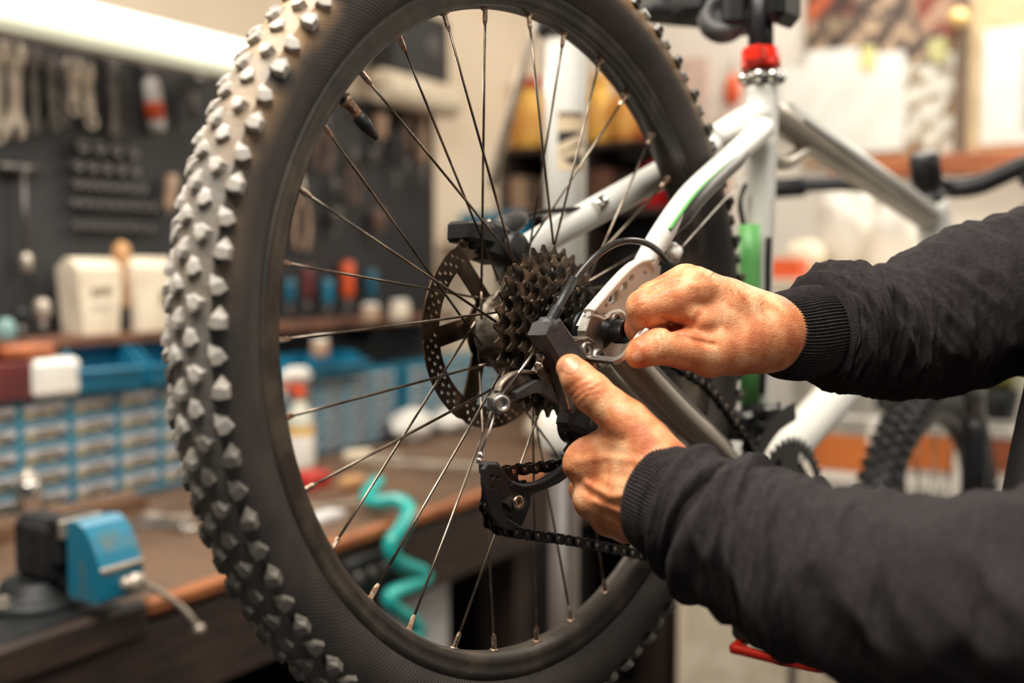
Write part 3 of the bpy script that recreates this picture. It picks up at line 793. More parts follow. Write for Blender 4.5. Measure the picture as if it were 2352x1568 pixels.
m = Mesh(); fl_ = spline([Bp(px, py, DY - 0.0065) for px, py in ((1350, 722), (1372, 727), (1387, 733), (1400, 722), (1418, 716), (1432, 724), (1440, 745))], 5)
m.tube(fl_, 0.0022, seg=8); m.obj('dropout_lip', m_dirtwhite, do)
# hanger
HY = -0.070
hout = [b2(*p, HY) for p in ((1346, 730), (1362, 716), (1374, 724), (1388, 730), (1400, 726), (1412, 716), (1424, 722), (1428, 740), (1424, 760), (1400, 770), (1376, 776), (1374, 806), (1376, 826), (1362, 832), (1346, 826), (1337, 800), (1336, 760))]
m = sheet([hout], 0.0066, bev=0.0009, to3=lambda x, y, z: (x, HY + z, y)); hg = m.obj('derailleur_hanger', m_alu, bike)
m = Mesh(); m.lathe([(0.0026, 0.0015), (0.0028, 0.0035), (0.0055, 0.0038), (0.0062, 0.0030), (0.0062, -0.001)], o=Bp(1410, 736, HY - 0.0045), ax=AY, seg=20); m.obj('hanger_bolt', m_dalu, hg)
# quick release: black cone and knurled nut on the axle
m = Mesh(); o0 = np.array([0.0, -0.0660, 0.0])
m.lathe([(0.0135, 0.0), (0.0135, 0.003), (0.0115, 0.006), (0.0070, 0.0125), (0.0058, 0.0135)], o=o0, ax=AY, seg=32)
qr = m.obj('quick_release_cone', m_blackmetal, bike)
pr = []
m = Mesh(); vs = []; NKn = 36
for (r_, h_) in ((0.0052, 0.0125), (0.0078, 0.0138), (0.0088, 0.0150), (0.0088, 0.0235), (0.0082, 0.0245), (0.0062, 0.0247), (0.0050, 0.0205)):
    row = []
    for k in range(NKn * 2):
        w = PI * k / NKn; rr = r_ + (0.00035 if (k % 2 and r_ > 0.008) else 0)
        row.append((rr * math.cos(w), -0.0660 - h_, rr * math.sin(w)))
    vs.append(row)
m.grid(np.array(vs), smooth=False, wrap=True); m.lathe([(0.0050, 0.0205), (0.0001, 0.0200)], o=o0, ax=AY, seg=24, caps=False)
m.obj('quick_release_nut', m_blackmetal, qr)

# caliper on the far seat stay
cc = Bp(1118, 560, 0.046)
m = Mesh()
def bb(px, py, y): return Bp(px, py, y)
m.box(bb(1082, 536, 0.044), (0.032, 0.028, 0.017), R=Matrix.Rotation(R_(6), 3, 'Y'), bev=0.003)
m.box(bb(1088, 548, 0.046), (0.022, 0.020, 0.018), bev=0.003)
m.box(bb(1122, 556, 0.046), (0.028, 0.030, 0.034), R=Matrix.Rotation(R_(14), 3, 'Y'), bev=0.006)
m.box(bb(1160, 556, 0.052), (0.022, 0.024, 0.036), R=Matrix.Rotation(R_(-28), 3, 'Y'), bev=0.006)
m.lathe([(0.0005, 0.022), (0.011, 0.022), (0.013, 0.020), (0.0145, 0.012), (0.0145, -0.005)], o=bb(1150, 572, 0.046), ax=AY, seg=28)
cal = m.obj('brake_caliper', m_blackplastic, bike)
m = Mesh(); m.tube([bb(1140, 535, 0.05), bb(1162, 518, 0.05), bb(1190, 507, 0.05), bb(1205, 500, 0.05)], [0.009, 0.0105, 0.008, 0.005], seg=16); m.obj('hose_banjo', m_greyplastic, cal)
for px, py in ((1127, 516), (1143, 528), (1068, 548)):
    m = Mesh(); m.lathe([(0.0005, 0.004), (0.0035, 0.004), (0.0040, 0.002), (0.0040, -0.006)], o=bb(px, py, 0.040), ax=(0, -0.4, 0.9), seg=12); m.obj('caliper_bolt', m_dalu, cal)
m = Mesh(); m.tube(spline([bb(1160, 640, 0.05), bb(1158, 600, 0.05), bb(1190, 585, 0.056)], 4), [0.010] * 9, seg=12, flat=.6); m.obj('caliper_mount', m_white, cal)
ftube('brake_hose', [bb(1203, 500, 0.05), bb(1240, 488, 0.05), bb(1300, 482, 0.05), bb(1370, 475, 0.046), bb(1430, 440, 0.04), bb(1520, 385, 0.035), bb(1620, 325, 0.02)], 0.0026, m_housing, seg=10, n=8)
m = Mesh(); m.tube([bb(1366, 478, 0.04), bb(1386, 462, 0.04)], 0.0065, seg=12); m.obj('hose_clip', m_chrome, bike)

# ---- rear derailleur
der = []
m = Mesh(); m.lathe([(0.0032, 0.0085), (0.0036, 0.0105), (0.0066, 0.0105), (0.0078, 0.0085), (0.0080, -0.010)], o=Bp(1354, 823, -0.072), ax=AY, seg=28); bbolt = m.obj('mounting_bolt', m_alu, bike)
m = Mesh()
pk = [b2(*p, -0.070) for p in ((1292, 788), (1310, 780), (1333, 776), (1348, 786), (1352, 800), (1350, 820), (1340, 836), (1322, 842), (1306, 832), (1296, 812))]
m = sheet([pk], 0.013, bev=0.0012, to3=lambda x, y, z: (x, -0.070 + z, y)); pkn = m.obj('upper_knuckle', m_dalu, bike)
m = Mesh(); m.lathe([(0.0028, 0.0075), (0.0034, 0.0100), (0.0058, 0.0100), (0.0066, 0.0085), (0.0068, 0.0)], o=Bp(1327, 804, -0.070), ax=AY, seg=24); m.obj('knuckle_bolt', m_alu, pkn)
# black plastic body under the thumb
bl = [b2(*p, -0.074) for p in ((1233, 768), (1240, 750), (1268, 736), (1278, 752), (1304, 788), (1322, 820), (1330, 850), (1316, 880), (1296, 870), (1276, 838), (1256, 806))]
m = sheet([bl], 0.010, bev=0.0030, to3=lambda x, y, z: (x, -0.074 + z, y)); body = m.obj('derailleur_body', m_greyplastic, bike)
m = Mesh(); m.box(Bp(1288, 888, -0.072), (0.006, 0.010, 0.034), R=Matrix.Rotation(R_(-22), 3, 'Y'), bev=0.001); m.obj('body_edge_plate', m_alu, body)
m = Mesh(); ba = Vector(Bp(1290, 695, -0.078) - Bp(1256, 757, -0.074)).normalized()
pf = [(0.0072, 0.0), (0.0078, 0.002), (0.0078, 0.008), (0.0060, 0.0095)]
o0 = Bp(1250, 764, -0.074)
m.lathe(pf, o=o0, ax=ba, seg=20); m.obj('barrel_adjuster', m_greyplastic, body)
m = Mesh(); pf = [(0.0048, 0.0085)]
for k in range(7): pf += [(0.0044, 0.0105 + k * 0.0016), (0.0036, 0.0113 + k * 0.0016)]
pf += [(0.0031, 0.0225), (0.0030, 0.046)]
m.lathe(pf, o=o0, ax=ba, seg=16); m.obj('cable_boot', m_blackplastic, body)
ftube('shift_cable_housing', [Bp(1272, 725, -0.074), Bp(1300, 675, -0.078), Bp(1345, 612, -0.084), Bp(1390, 572, -0.088), Bp(1435, 553, -0.09), Bp(1480, 557, -0.088), Bp(1512, 577, -0.080), Bp(1532, 600, -0.074), Bp(1548, 601, -0.072), Bp(1556, 592, -0.070)], 0.0026, m_housing, seg=12, n=10)
m = Mesh(); m.lathe([(0.0025, -0.006), (0.0055, -0.005), (0.0060, 0.0), (0.0055, 0.007), (0.003, 0.008)], o=Bp(1549, 583, -0.070), ax=Vector(Bp(1560, 570, -0.066) - Bp(1540, 600, -0.072)).normalized(), seg=20)
m.box(Bp(1545, 575, -0.066), (0.012, 0.008, 0.014), bev=0.003); m.obj('cable_stop', m_white, bike)
ftube('shift_cable', [Bp(1556, 578, -0.068), Bp(1660, 462, -0.045), Bp(1722, 400, -0.025)], 0.0012, m_alu, seg=8)
ftube('cable_on_seat_tube', [Bp(1766, 545, -0.016), Bp(1764, 600, -0.016), Bp(1762, 700, -0.016), Bp(1750, 905, -0.016)], 0.0034, m_housing, seg=8)
ftube('cable_end_loop', [Bp(1712, 425, 0.004), Bp(1700, 460, 0.004), Bp(1704, 500, 0.002), Bp(1712, 525, 0.0)], 0.0030, m_housing, seg=8)
# limit screws on the side of the linkage
for px, py in ((1244, 822), (1240, 843)):
    m = Mesh(); ax = Vector(Bp(px - 20, py - 10, -0.085) - Bp(px, py, -0.07)).normalized()
    m.lathe([(0.0014, 0.0065), (0.0030, 0.0070), (0.0034, 0.0050), (0.0034, 0.0025), (0.0016, 0.002), (0.0016, -0.006)], o=Bp(px, py, -0.068), ax=ax, seg=14); m.obj('limit_screw', m_nip, body)
def plate(name, pts, y, t, material, parent=bike, bev=0.0007, holes=()):
    lp = [[b2(px, py, y) for px, py in pts]] + [[b2(px + r_ * math.cos(w), py + r_ * math.sin(w), y) for w in np.linspace(0, 2 * PI, 13)[:-1]] for px, py, r_ in holes]
    mm = sheet(lp, t, bev=bev, to3=lambda x, yy, z: (x, y + z, yy)); return mm.obj(name, material, parent)
plate('inner_link', [(1246, 818), (1262, 812), (1276, 840), (1300, 890), (1290, 910), (1262, 890), (1236, 872), (1226, 856), (1236, 840)], -0.064, 0.006, m_dalu)
# curved parallelogram arm down to the cable clamp
plate('parallelogram_link', [(1142, 905), (1147, 888), (1162, 868), (1180, 858), (1204, 852), (1232, 856), (1246, 866), (1262, 868), (1272, 880), (1258, 880), (1236, 880), (1212, 890), (1196, 904), (1180, 908), (1166, 922), (1150, 928), (1140, 920)], -0.058, 0.005, m_dalu)
plate('outer_link', [(1180, 902), (1206, 886), (1228, 874), (1246, 872), (1262, 884), (1266, 900), (1290, 905), (1318, 930), (1312, 950), (1290, 932), (1262, 915), (1244, 902), (1222, 900), (1196, 912), (1182, 914)], -0.066, 0.004, m_greyplastic, holes=((1250, 884, 3.0),))
m = Mesh(); m.tube(spline([Bp(px, py, -0.063) for px, py in ((1142, 900), (1150, 880), (1170, 862), (1196, 854), (1224, 856), (1244, 864))], 5), 0.0016, seg=8, flat=2.2, up=(0, 1, 0)); m.obj('link_rib', m_dalu, bike)
m = Mesh(); oo = Bp(1140, 924, -0.060)
m.lathe([(0.0028, 0.0085), (0.0033, 0.0115), (0.0058, 0.0115), (0.0062, 0.010), (0.0062, 0.0055)], o=oo, ax=(-0.45, -0.9, 0), seg=20)
m.lathe([(0.0078, 0.0), (0.0078, 0.0055), (0.0060, 0.0056)], o=oo, ax=(-0.45, -0.9, 0), seg=6, smooth=False)
m.obj('cable_clamp_bolt', m_alu, bike)
m = Mesh(); m.tube([Bp(1238, 792, -0.070), Bp(1196, 850, -0.066), Bp(1152, 905, -0.064)], 0.0009, seg=8)
m.tube([Bp(1142, 938, -0.062), Bp(1126, 985, -0.062), Bp(1103, 1042, -0.062)], 0.0009, seg=8); cab = m.obj('shift_cable', m_alu, bike)
m = Mesh(); dd = Vector(Bp(1098, 1066, -0.062) - Bp(1106, 1038, -0.062)).normalized()
m.lathe([(0.0012, 0), (0.0020, 0.0008), (0.0020, 0.0035), (0.0015, 0.0042), (0.0020, 0.005), (0.0018, 0.0075), (0.0010, 0.008)], o=Bp(1106, 1038, -0.062), ax=dd, seg=10); m.obj('cable_end_cap', m_chrome, cab)
# spring and lower knuckle
pts = []; s0_, s1_ = Bp(1306, 895, -0.062), Bp(1322, 950, -0.058)
for k in range(0, 11 * 12):
    t = k / (11 * 12); w = 2 * PI * k / 12
    pts.append(s0_ * (1 - t) + s1_ * t + np.array([0.0055 * math.cos(w), 0.0055 * math.sin(w), 0]))
m = Mesh(); m.tube(pts, 0.00085, seg=6); m.tube([s0_, s1_], 0.004, seg=10); m.obj('return_spring', m_greyplastic, bike)
m = Mesh(); m.lathe([(0.001, 0.016), (0.010, 0.016), (0.0135, 0.012), (0.0150, 0.0), (0.0150, -0.012)], o=Bp(1335, 975, -0.048), ax=AY, seg=28)
m.box(Bp(1322, 960, -0.054), (0.030, 0.018, 0.022), R=Matrix.Rotation(R_(20), 3, 'Y'), bev=0.004); m.obj('lower_knuckle', m_blackplastic, bike)
# guide pulley, tension pulley and cage
PYv = -0.046
def pulley(c, parent=bike, T=11):
    lp, rp = cog_loop(T, ph=0.2); rp2 = rp
    mm = sheet([[(c[0] + x * 0.94, c[2] + y * 0.94) for x, y in lp]], 0.0022, to3=lambda x, yy, z: (x, c[1] + z, yy)); p_ = mm.obj('jockey_wheel', m_blackplastic, parent)
    mm = Mesh(); mm.lathe([(0.0022, 0.0105), (0.0026, 0.0118), (0.0048, 0.0118), (0.0052, 0.0100), (0.0052, 0.006)], o=c, ax=AY, seg=18); mm.obj('pulley_bolt', m_nip, p_)
    mm = Mesh(); mm.lathe([(0.0085, 0.0045), (0.0110, 0.0050), (0.0115, 0.0035), (0.0115, 0.0)], o=c, ax=AY, seg=28); mm.obj('pulley_cover', m_greyplastic, p_)
    return rp * 0.94
tp = Bp(1186, 1153, PYv - 0.009); tp[1] = PYv
gp = Bp(1338, 1012, PYv)
rpul = pulley(tp); pulley(gp)
plate('cage_outer_plate', [(1108, 1078), (1116, 1068), (1138, 1068), (1150, 1078), (1168, 1102), (1196, 1114), (1230, 1108), (1262, 1092), (1292, 1068), (1330, 1030), (1352, 1020), (1360, 1040), (1318, 1080), (1280, 1108), (1240, 1124), (1208, 1134),
      (1186, 1128), (1162, 1130), (1148, 1144), (1148, 1168), (1162, 1192), (1186, 1206), (1174, 1216), (1146, 1208), (1124, 1178), (1114, 1140), (1108, 1110)], PYv - 0.0078, 0.0022, m_blackplastic, holes=((1126, 1094, 5.5), (1140, 1096, 4.5), (1128, 1118, 4)))
plate('cage_pulley_strap', [(1150, 1132), (1176, 1122), (1200, 1136), (1206, 1156), (1196, 1172), (1176, 1172), (1164, 1158), (1148, 1150)], PYv - 0.0068, 0.0018, m_greyplastic)
plate('cage_inner_plate', [(1108, 1078), (1116, 1068), (1150, 1078), (1180, 1110), (1230, 1108), (1292, 1068), (1352, 1020), (1360, 1040), (1280, 1108), (1215, 1136), (1214, 1160), (1196, 1204), (1160, 1216), (1128, 1190), (1112, 1140)], PYv + 0.0082, 0.0018, m_blackplastic)
m = Mesh(); m.tube(spline([Bp(px, py, PYv - 0.0095) for px, py in ((1172, 1110), (1200, 1118), (1236, 1110), (1270, 1092), (1300, 1066))], 5), 0.0024, seg=10); m.obj('cage_rib', m_blackplastic, bike)
m = Mesh(); m.box(Bp(1124, 1076, PYv), (0.006, 0.018, 0.010), bev=0.002); m.obj('cage_bridge', m_blackplastic, bike)
# chain: sprocket 6 -> guide pulley -> tension pulley -> lower run -> chainring -> upper run
cy = cog_y[5]; rc6 = 0.0127 / (2 * math.sin(PI / 16))
path = []
for d in (60, 90, 120, 150, 180, 210, 240): path.append(np.array(pol(rc6, R_(d), cy)))
g0 = gp.copy()
for d in (60, 0, -50): path.append(g0 + np.array([rpul * math.cos(R_(d)), 0, rpul * math.sin(R_(d))]))
for d in (100, 140, 180, 220, 262): path.append(tp + np.array([rpul * math.cos(R_(d)), 0, rpul * math.sin(R_(d))]))
path += [Bp(1290, 1238, -0.045), Bp(1400, 1258, -0.045), Bp(1540, 1290, -0.046), cr + np.array([-0.01, -0.045, -0.066])]
rcr = 0.0127 / (2 * math.sin(PI / 32))
run_chain(path)
pt = [cr + np.array([0, -0.045, 0]) + np.array([rcr * math.cos(R_(d)), 0, rcr * math.sin(R_(d))]) for d in (-40, 0, 40, 80, 115)]
run_chain(pt + [Bp(1640, 905, -0.046), Bp(1560, 845, -0.045), np.array(pol(rc6, R_(72), cy))])
# ------------------------------------------------------------------ bench, board and everything around
def pbox(m, lo, hi, base, bev=0.003):
    lo = np.array(lo, float); hi = np.array(hi, float); a = np.minimum(lo, hi); b = np.maximum(lo, hi)
    m.box((a + b) / 2 - base, b - a, bev=bev); return m
BZ = 0.90; BF = 1.19; BA0, BA1 = 0.05, 2.95
base = np.array([1.5, 1.55, 0.0])
wb_ = wthing('workbench', 'long wooden workbench with dusty top and orange-brown front edge under the tool board', 'workbench', base)
pbox(Mesh(), (BA0, BF + 0.02, BZ - 0.035), (BA1, WL - 0.01, BZ), base).obj('bench_top', m_benchtop, wb_)
pbox(Mesh(), (0.93, BF, BZ - 0.024), (BA1, BF + 0.022, BZ + 0.001), base, 0.006).obj('front_edge', m_benchedge, wb_)
pbox(Mesh(), (BA0, BF, BZ - 0.05), (0.93, BF + 0.022, BZ + 0.002), base, 0.006).obj('dark_front_edge', m_darkwood, wb_)
pbox(Mesh(), (BA0, BF + 0.022, BZ), (0.90, BF + 0.26, BZ + 0.0025), base, 0.001).obj('dark_bench_plate', m_castdark, wb_)  # thin dark sheet over the left end of the bench top
pbox(Mesh(), (BA0, BF + 0.012, BZ - 0.17), (BA1, BF + 0.045, BZ - 0.037), base).obj('apron', m_darkwood, wb_)
for a in (BA0 + 0.05, 1.02, 2.0, BA1 - 0.12):
    pbox(Mesh(), (a, BF + 0.06, 0), (a + 0.08, BF + 0.14, BZ - 0.045), base).obj('leg', m_darkwood, wb_)
    pbox(Mesh(), (a, WL - 0.15, 0), (a + 0.08, WL - 0.07, BZ - 0.045), base).obj('leg', m_darkwood, wb_)
pbox(Mesh(), (BA0 + 0.05, BF + 0.10, 0.20), (BA1 - 0.06, WL - 0.06, 0.225), base).obj('lower_shelf', m_darkwood, wb_)
pbox(Mesh(), (BA0 + 0.02, WL - 0.05, 0.22), (BA1 - 0.03, WL - 0.03, BZ - 0.05), base).obj('back_panel', m_black, wb_)

# black tool board behind the bench
base = np.array([1.0, WL - 0.01, 1.15])
tb = wthing('tool_board', 'large black board on the left wall carrying hanging hand tools', 'tool board', base)
pbox(Mesh(), (-1.6, WL - 0.022, 0.905), (2.60, WL - 0.002, 1.85), base).obj('board_panel', m_peg, tb)
pbox(Mesh(), (2.58, WL - 0.030, 0.905), (2.605, WL - 0.002, 1.85), base).obj('end_strip', m_darkwood, tb)
PB = WL - 0.024     # face of the board

# fluorescent batten lamp
t0 = LW(-160, -14, 1.70); t1 = LW(592, 120, 1.70); tz = (t0[2] + t1[2]) / 2
base = np.array([(t0[0] + t1[0]) / 2, 1.70, tz])
lamp = wthing('fluorescent_lamp', 'glowing white fluorescent tube lamp fixed above the tool board', 'lamp', base)
L_ = t1[0] - t0[0]
m_glow = mat('tube_glow', (255, 255, 250), (255, 255, 250), emit=(255, 252, 240, 1.7))
m = Mesh(); m.lathe([(0.002, -L_ / 2), (0.022, -L_ / 2 + 0.012), (0.026, -L_ / 2 + 0.03), (0.026, L_ / 2 - 0.03), (0.022, L_ / 2 - 0.012), (0.002, L_ / 2)], o=(0, 0, 0.006), ax=(1, 0, 0), seg=24)
m.obj('glowing_tube', m_glow, lamp)
m_diff = mat('lamp_diffuser', (236, 236, 214), (226, 226, 204), rough=0.5, emit=(225, 226, 196, 0.55))
m = Mesh(); m.box((0, 0.012, -0.030), (L_ + 0.02, 0.05, 0.026), bev=0.008); m.obj('lower_diffuser', m_diff, lamp)
m = Mesh(); m.box((0, 0.060, 0.0), (L_ + 0.03, 0.05, 0.085), bev=0.01); m.box((-0.4, 0.14, 0.0), (0.03, 0.18, 0.03)); m.box((0.4, 0.14, 0.0), (0.03, 0.18, 0.03)); m.obj('housing', m_whitep, lamp)
al = area('tube_light', (0, 0, 0), (0, 0, -1), L_, 0.06, 5, (1, 0.97, 0.88)); al.parent = lamp
al.matrix_basis = Matrix.Translation((0, -0.03, -0.05)) @ Matrix.Rotation(R_(-30), 4, 'X')

# ---- tools on the board: local x runs down the tool, z towards the room
def board_frame(p0, p1):
    """matrix and length: origin at the upper end p0, local +X towards p1, local +Z out of the board"""
    d = p1 - p0; Ln = np.linalg.norm(d); x = d / Ln; z = np.array([0, -1.0, 0]); y = np.cross(z, x)
    w = WO + WR @ p0; X = WR @ x; Y = WR @ y; Z = WR @ z
    return Matrix([[X[i], Y[i], Z[i], w[i]] for i in range(3)] + [[0, 0, 0, 1]]), Ln
def hook(parent, x=0.0):
    m = Mesh(); m.tube([(x, 0, -0.02), (x, 0, 0.008), (x - 0.004, 0, 0.014), (x - 0.012, 0, 0.014)], 0.0018, seg=8); m.obj('hook', m_alu, parent)
def wrench_loop(L, w, hw, ring):
    """combination wrench outline along +x: open jaw at 0, ring end at L"""
    o = []
    for k in range(11):
        a = R_(150 + 0) - R_(120) * k / 10 if False else R_(40 + (320 - 40) * k / 10); o.append((hw - hw * math.cos(a) * 1.0, hw * math.sin(a)))
    pts = [(0.0, hw * 0.42), (hw * 0.25, hw * 0.85), (hw, hw), (hw * 1.7, hw * 0.75), (hw * 2.4, w), (L - ring * 2.3, w * 0.85)]
    for k in range(9):
        a = R_(150) - R_(300) * k / 8; pts.append((L - ring + ring * math.cos(a), ring * math.sin(a)))
    pts += [(L - ring * 2.3, -w * 0.85), (hw * 2.4, -w), (hw * 1.7, -hw * 0.75), (hw, -hw), (hw * 0.25, -hw * 0.85), (0.0, -hw * 0.42), (hw * 0.9, -hw * 0.36), (hw * 1.15, 0), (hw * 0.9, hw * 0.36)]
    return pts
def wrench(px0, py0, px1, py1, wpx, label, material, open_bottom=False):
    p0 = LW(px0, py0, PB - 0.012); p1 = LW(px1, py1, PB - 0.012)
    mt, L = board_frame(p0, p1)
    k = 1.93 / FPX; w = wpx * k * 0.5; hw = w * 1.9; ring = w * 1.55
    root = empty('combination_wrench', label, 'wrench', mt, 'wrenches on the tool board')
    if open_bottom:
        lp = [(0.0, hw * 0.42), (hw * 0.25, hw * 0.85), (hw, hw), (hw * 1.7, hw * 0.75), (hw * 2.4, w)]
        lp2 = [(L - x, y) for x, y in lp[::-1]]; top = lp + lp2
        bot = [(x, -y) for x, y in top[::-1]]
        lp = top + [(L - hw * 0.9, hw * 0.36), (L - hw * 1.15, 0), (L - hw * 0.9, -hw * 0.36)] + bot + [(hw * 0.9, -hw * 0.36), (hw * 1.15, 0), (hw * 0.9, hw * 0.36)]
        s = sheet([lp], 0.007, bev=0.001)
    else:
        s = sheet([wrench_loop(L, w, hw, ring), circ(L - ring, 0, ring * 0.6, 12)], 0.007, bev=0.001)
    s.obj('wrench_body', material, root); hook(root, hw * 1.2)
    return root
wrench(33, 96, 33, 318, 30, 'largest bright double open-ended wrench hanging at the left of the board', m_oldsteel, True)
wrench(-6, 90, -8, 330, 24, 'bright wrench cut by the left edge of the view', m_oldsteel)
wrench(74, 108, 80, 304, 20, 'dull dark wrench right beside the largest bright wrench', m_toolgrey)
wrench(112, 126, 124, 300, 22, 'second dark wrench, left of the short bronze-bright one', m_toolgrey)
wrench(146, 140, 148, 288, 16, 'thin dark wrench half behind the short bright wrench', m_toolgrey)
wrench(168, 132, 172, 266, 26, 'short bright wrench with a warm shine, fifth on the board', m_oldsteel)
wrench(194, 145, 211, 296, 24, 'bright wrench hanging askew with a large ring end', m_oldsteel)
wrench(256, 124, 262, 312, 20, 'lone long dark wrench between the slanted wrench and the ring tool', m_toolgrey)
# ring and label tool
mt, L = board_frame(LW(340, 132, PB - 0.015), LW(362, 300, PB - 0.015))
rt_ = empty('pipe_cutter_tool', 'round-headed pale tool with an orange-red labelled grip hanging under the lamp', 'hand tool', mt)
m = Mesh(); m.tube([(0.022 + 0.018 * math.cos(w), 0.018 * math.sin(w), 0) for w in np.linspace(0, 2 * PI, 25)[:-1]], 0.006, seg=8, ring=True, flat=.7); m.obj('ring_head', m_greyplastic, rt_)
m = Mesh(); m.lathe([(0.0005, -0.005), (0.015, -0.003), (0.015, 0.003), (0.0005, 0.005)], o=(0.022, 0, 0), ax=(0, 0, 1), seg=20); m.obj('disc', m_toolgrey, rt_)
m = Mesh(); m.lathe([(0.010, 0.0), (0.016, 0.006), (0.019, 0.02), (0.0195, L - 0.06), (0.017, L - 0.045), (0.008, L - 0.04)], o=(0.043, 0, 0), ax=(1, 0, 0), seg=20); m.obj('grip', m_label, rt_)
m = Mesh(); m.lathe([(0.0198, 0), (0.0202, 0.002), (0.0202, 0.036), (0.0198, 0.038)], o=(L - 0.062, 0, 0), ax=(1, 0, 0), seg=20); m.obj('orange_label', m_orange, rt_)
m = Mesh(); m.lathe([(0.0204, 0), (0.0204, 0.007)], o=(L - 0.040, 0, 0), ax=(1, 0, 0), seg=20); m.obj('red_band', m_redp, rt_)
hook(rt_, 0.004)

# t-handle socket wrench, horizontal bar with long shaft
mt, L = board_frame(LW(52, 386, PB - 0.02), LW(62, 622, PB - 0.02))
r_ = empty('t_handle_wrench', 'long steel T-handle socket wrench hanging below the wrenches', 'wrench', mt)
m = Mesh(); m.tube([(0, -0.05, 0), (0, 0.043, 0)], 0.0085, seg=14); m.obj('cross_bar', m_toolgrey, r_)
m = Mesh(); m.tube([(0, 0, 0), (L - 0.03, 0, 0)], 0.0058, seg=12); m.obj('shaft', m_toolgrey, r_)
m = Mesh(); m.lathe([(0.006, 0), (0.011, 0.008), (0.012, 0.036), (0.008, 0.037)], o=(L - 0.036, 0, 0), ax=(1, 0, 0), seg=14); m.obj('socket', m_oldsteel, r_)
hook(r_, 0.012)

# socket rack: sockets on rails
rails = [(190, 346, 305, 350, 4, 0.0135), (182, 388, 312, 392, 5, 0.0115), (182, 428, 330, 434, 7, 0.0095), (176, 468, 358, 476, 9, 0.0085), (184, 524, 352, 520, 8, 0.0080)]
spots = []
for x0, y0, x1, y1, n, r in rails:
    for k in range(n):
        t = k / (n - 1); spots.append((x0 + (x1 - x0) * t, y0 + (y1 - y0) * t, r))
base = LW(262, 550, PB)
rk = wthing('socket_rack', 'dark rack of steel rails holding rows of sockets on the black board', 'rack', base)
for x0, y0, x1, y1, n, r in rails:
    a = LW(x0 - 12, y0, PB - 0.002); b = LW(x1 + 12, y1, PB - 0.002); z_ = a[2]
    pbox(Mesh(), (a[0], PB - 0.008, (a[2] + b[2]) / 2 - 0.006), (b[0], PB, (a[2] + b[2]) / 2 + 0.006), base, 0.001).obj('rail', m_black, rk)
sp_me = None; cnt_ = {}; ORD = ['first', 'second', 'third', 'fourth', 'fifth', 'sixth', 'seventh', 'eighth', 'ninth', 'tenth', 'eleventh']
for px, py, r in spots:
    row = [q_ for q_ in rails if abs(q_[5] - r) < 1e-9 and abs(py - q_[1]) < 12][0]
    zz = (LW(row[0] - 12, row[1], PB - 0.002)[2] + LW(row[2] + 12, row[3], PB - 0.002)[2]) / 2
    p = LW(px, py, PB - 0.03); p[2] = zz; p[1] = PB - 0.03
    if sp_me is None:
        m = Mesh(); m.lathe([(0.5, 0.0), (0.5, 0.6), (0.95, 0.8), (1, 1.0), (1, 2.0), (0.93, 2.1), (0.62, 2.1), (0.6, 1.2), (0.0, 1.2)], ax=(0, -1, 0), seg=14)
        sp_me = m.obj('socket', m_toolgrey); me = sp_me.data; bpy.data.objects.remove(sp_me); sp_me = me
    o = bpy.data.objects.new('socket', sp_me); COL.objects.link(o)
    o.matrix_world = wall_mtx((p[0], PB - 0.008, p[2])) @ Matrix.Scale(r, 4)
    rn = ['top', 'second', 'third', 'fourth', 'bottom'][rails.index(row)]; kth = cnt_.get(rn, 0); cnt_[rn] = kth + 1
    o['label'] = '%s steel socket from the left in the %s row of the socket rack' % (ORD[kth], rn)
    o['category'] = 'socket'; o['group'] = 'sockets in the %s row of the rack' % rn

# pliers and handled tools seen through the wheel
def plier(px0, py0, px1, py1, wpx, label, mh, mj, depth=0.02):
    mt, L = board_frame(LW(px0, py0, PB - depth), LW(px1, py1, PB - depth)); s = wpx * 2.35 / FPX * 0.5
    root = empty('pliers', label, 'pliers', mt, 'pliers on the tool board')
    j = Mesh(); j.tube([(0, 0, 0), (L * 0.08, 0, 0), (L * 0.24, 0, 0), (L * 0.34, 0, 0)], [s * .18, s * .35, s * .55, s * .42], seg=10, flat=.6); j.lathe([(s * .35, -0.006), (s * .35, 0.009)], o=(L * .28, 0, 0), ax=(0, 0, 1), seg=14); j.obj('jaws', mj, root)
    for sg in (-1, 1):
        h = Mesh(); h.tube(spline([(L * 0.3, sg * s * .15, 0), (L * 0.45, sg * s * .75, 0), (L * 0.75, sg * s * .85, 0), (L, sg * s * .5, 0)], 5), [s * .18] * 3 + [s * .27] * 11 + [s * .25, s * .2], seg=10, flat=.8); h.obj('handle', mh, root)
    hook(root, L * 0.2); return root
def driver(px0, py0, px1, py1, wpx, frac, label, mh, nm='screwdriver', cat='screwdriver', grp='screwdrivers in the holder behind the wheel', handle_top=True, depth=0.03):
    mt, L = board_frame(LW(px0, py0, PB - depth), LW(px1, py1, PB - depth)); s = wpx * 2.35 / FPX * 0.5
    root = empty(nm, label, cat, mt, grp)
    hl = L * frac
    m = Mesh()
    if handle_top: m.lathe([(s * .5, 0), (s * .95, hl * .05), (s, hl * .3), (s * .8, hl * .5), (s, hl * .75), (s * .7, hl * .95), (s * .4, hl)], ax=(1, 0, 0), seg=12)
    else: m.lathe([(s * .4, L - hl), (s * .7, L - hl * .95), (s, L - hl * .7), (s * .85, L - hl * .4), (s, L - hl * .1), (s * .5, L)], ax=(1, 0, 0), seg=12)
    m.obj('handle', mh, root)
    m = Mesh()
    if handle_top: m.tube([(hl * .9, 0, 0), (L, 0, 0)], s * .28, seg=8)
    else: m.tube([(0, 0, 0), (L - hl * .9, 0, 0)], s * .3, seg=8); m.box((0, 0, 0), (s * .8, s * 1.8, s * .9), bev=s * .2)
    m.obj('blade', m_toolgrey, root); hook(root, 0.01); return root
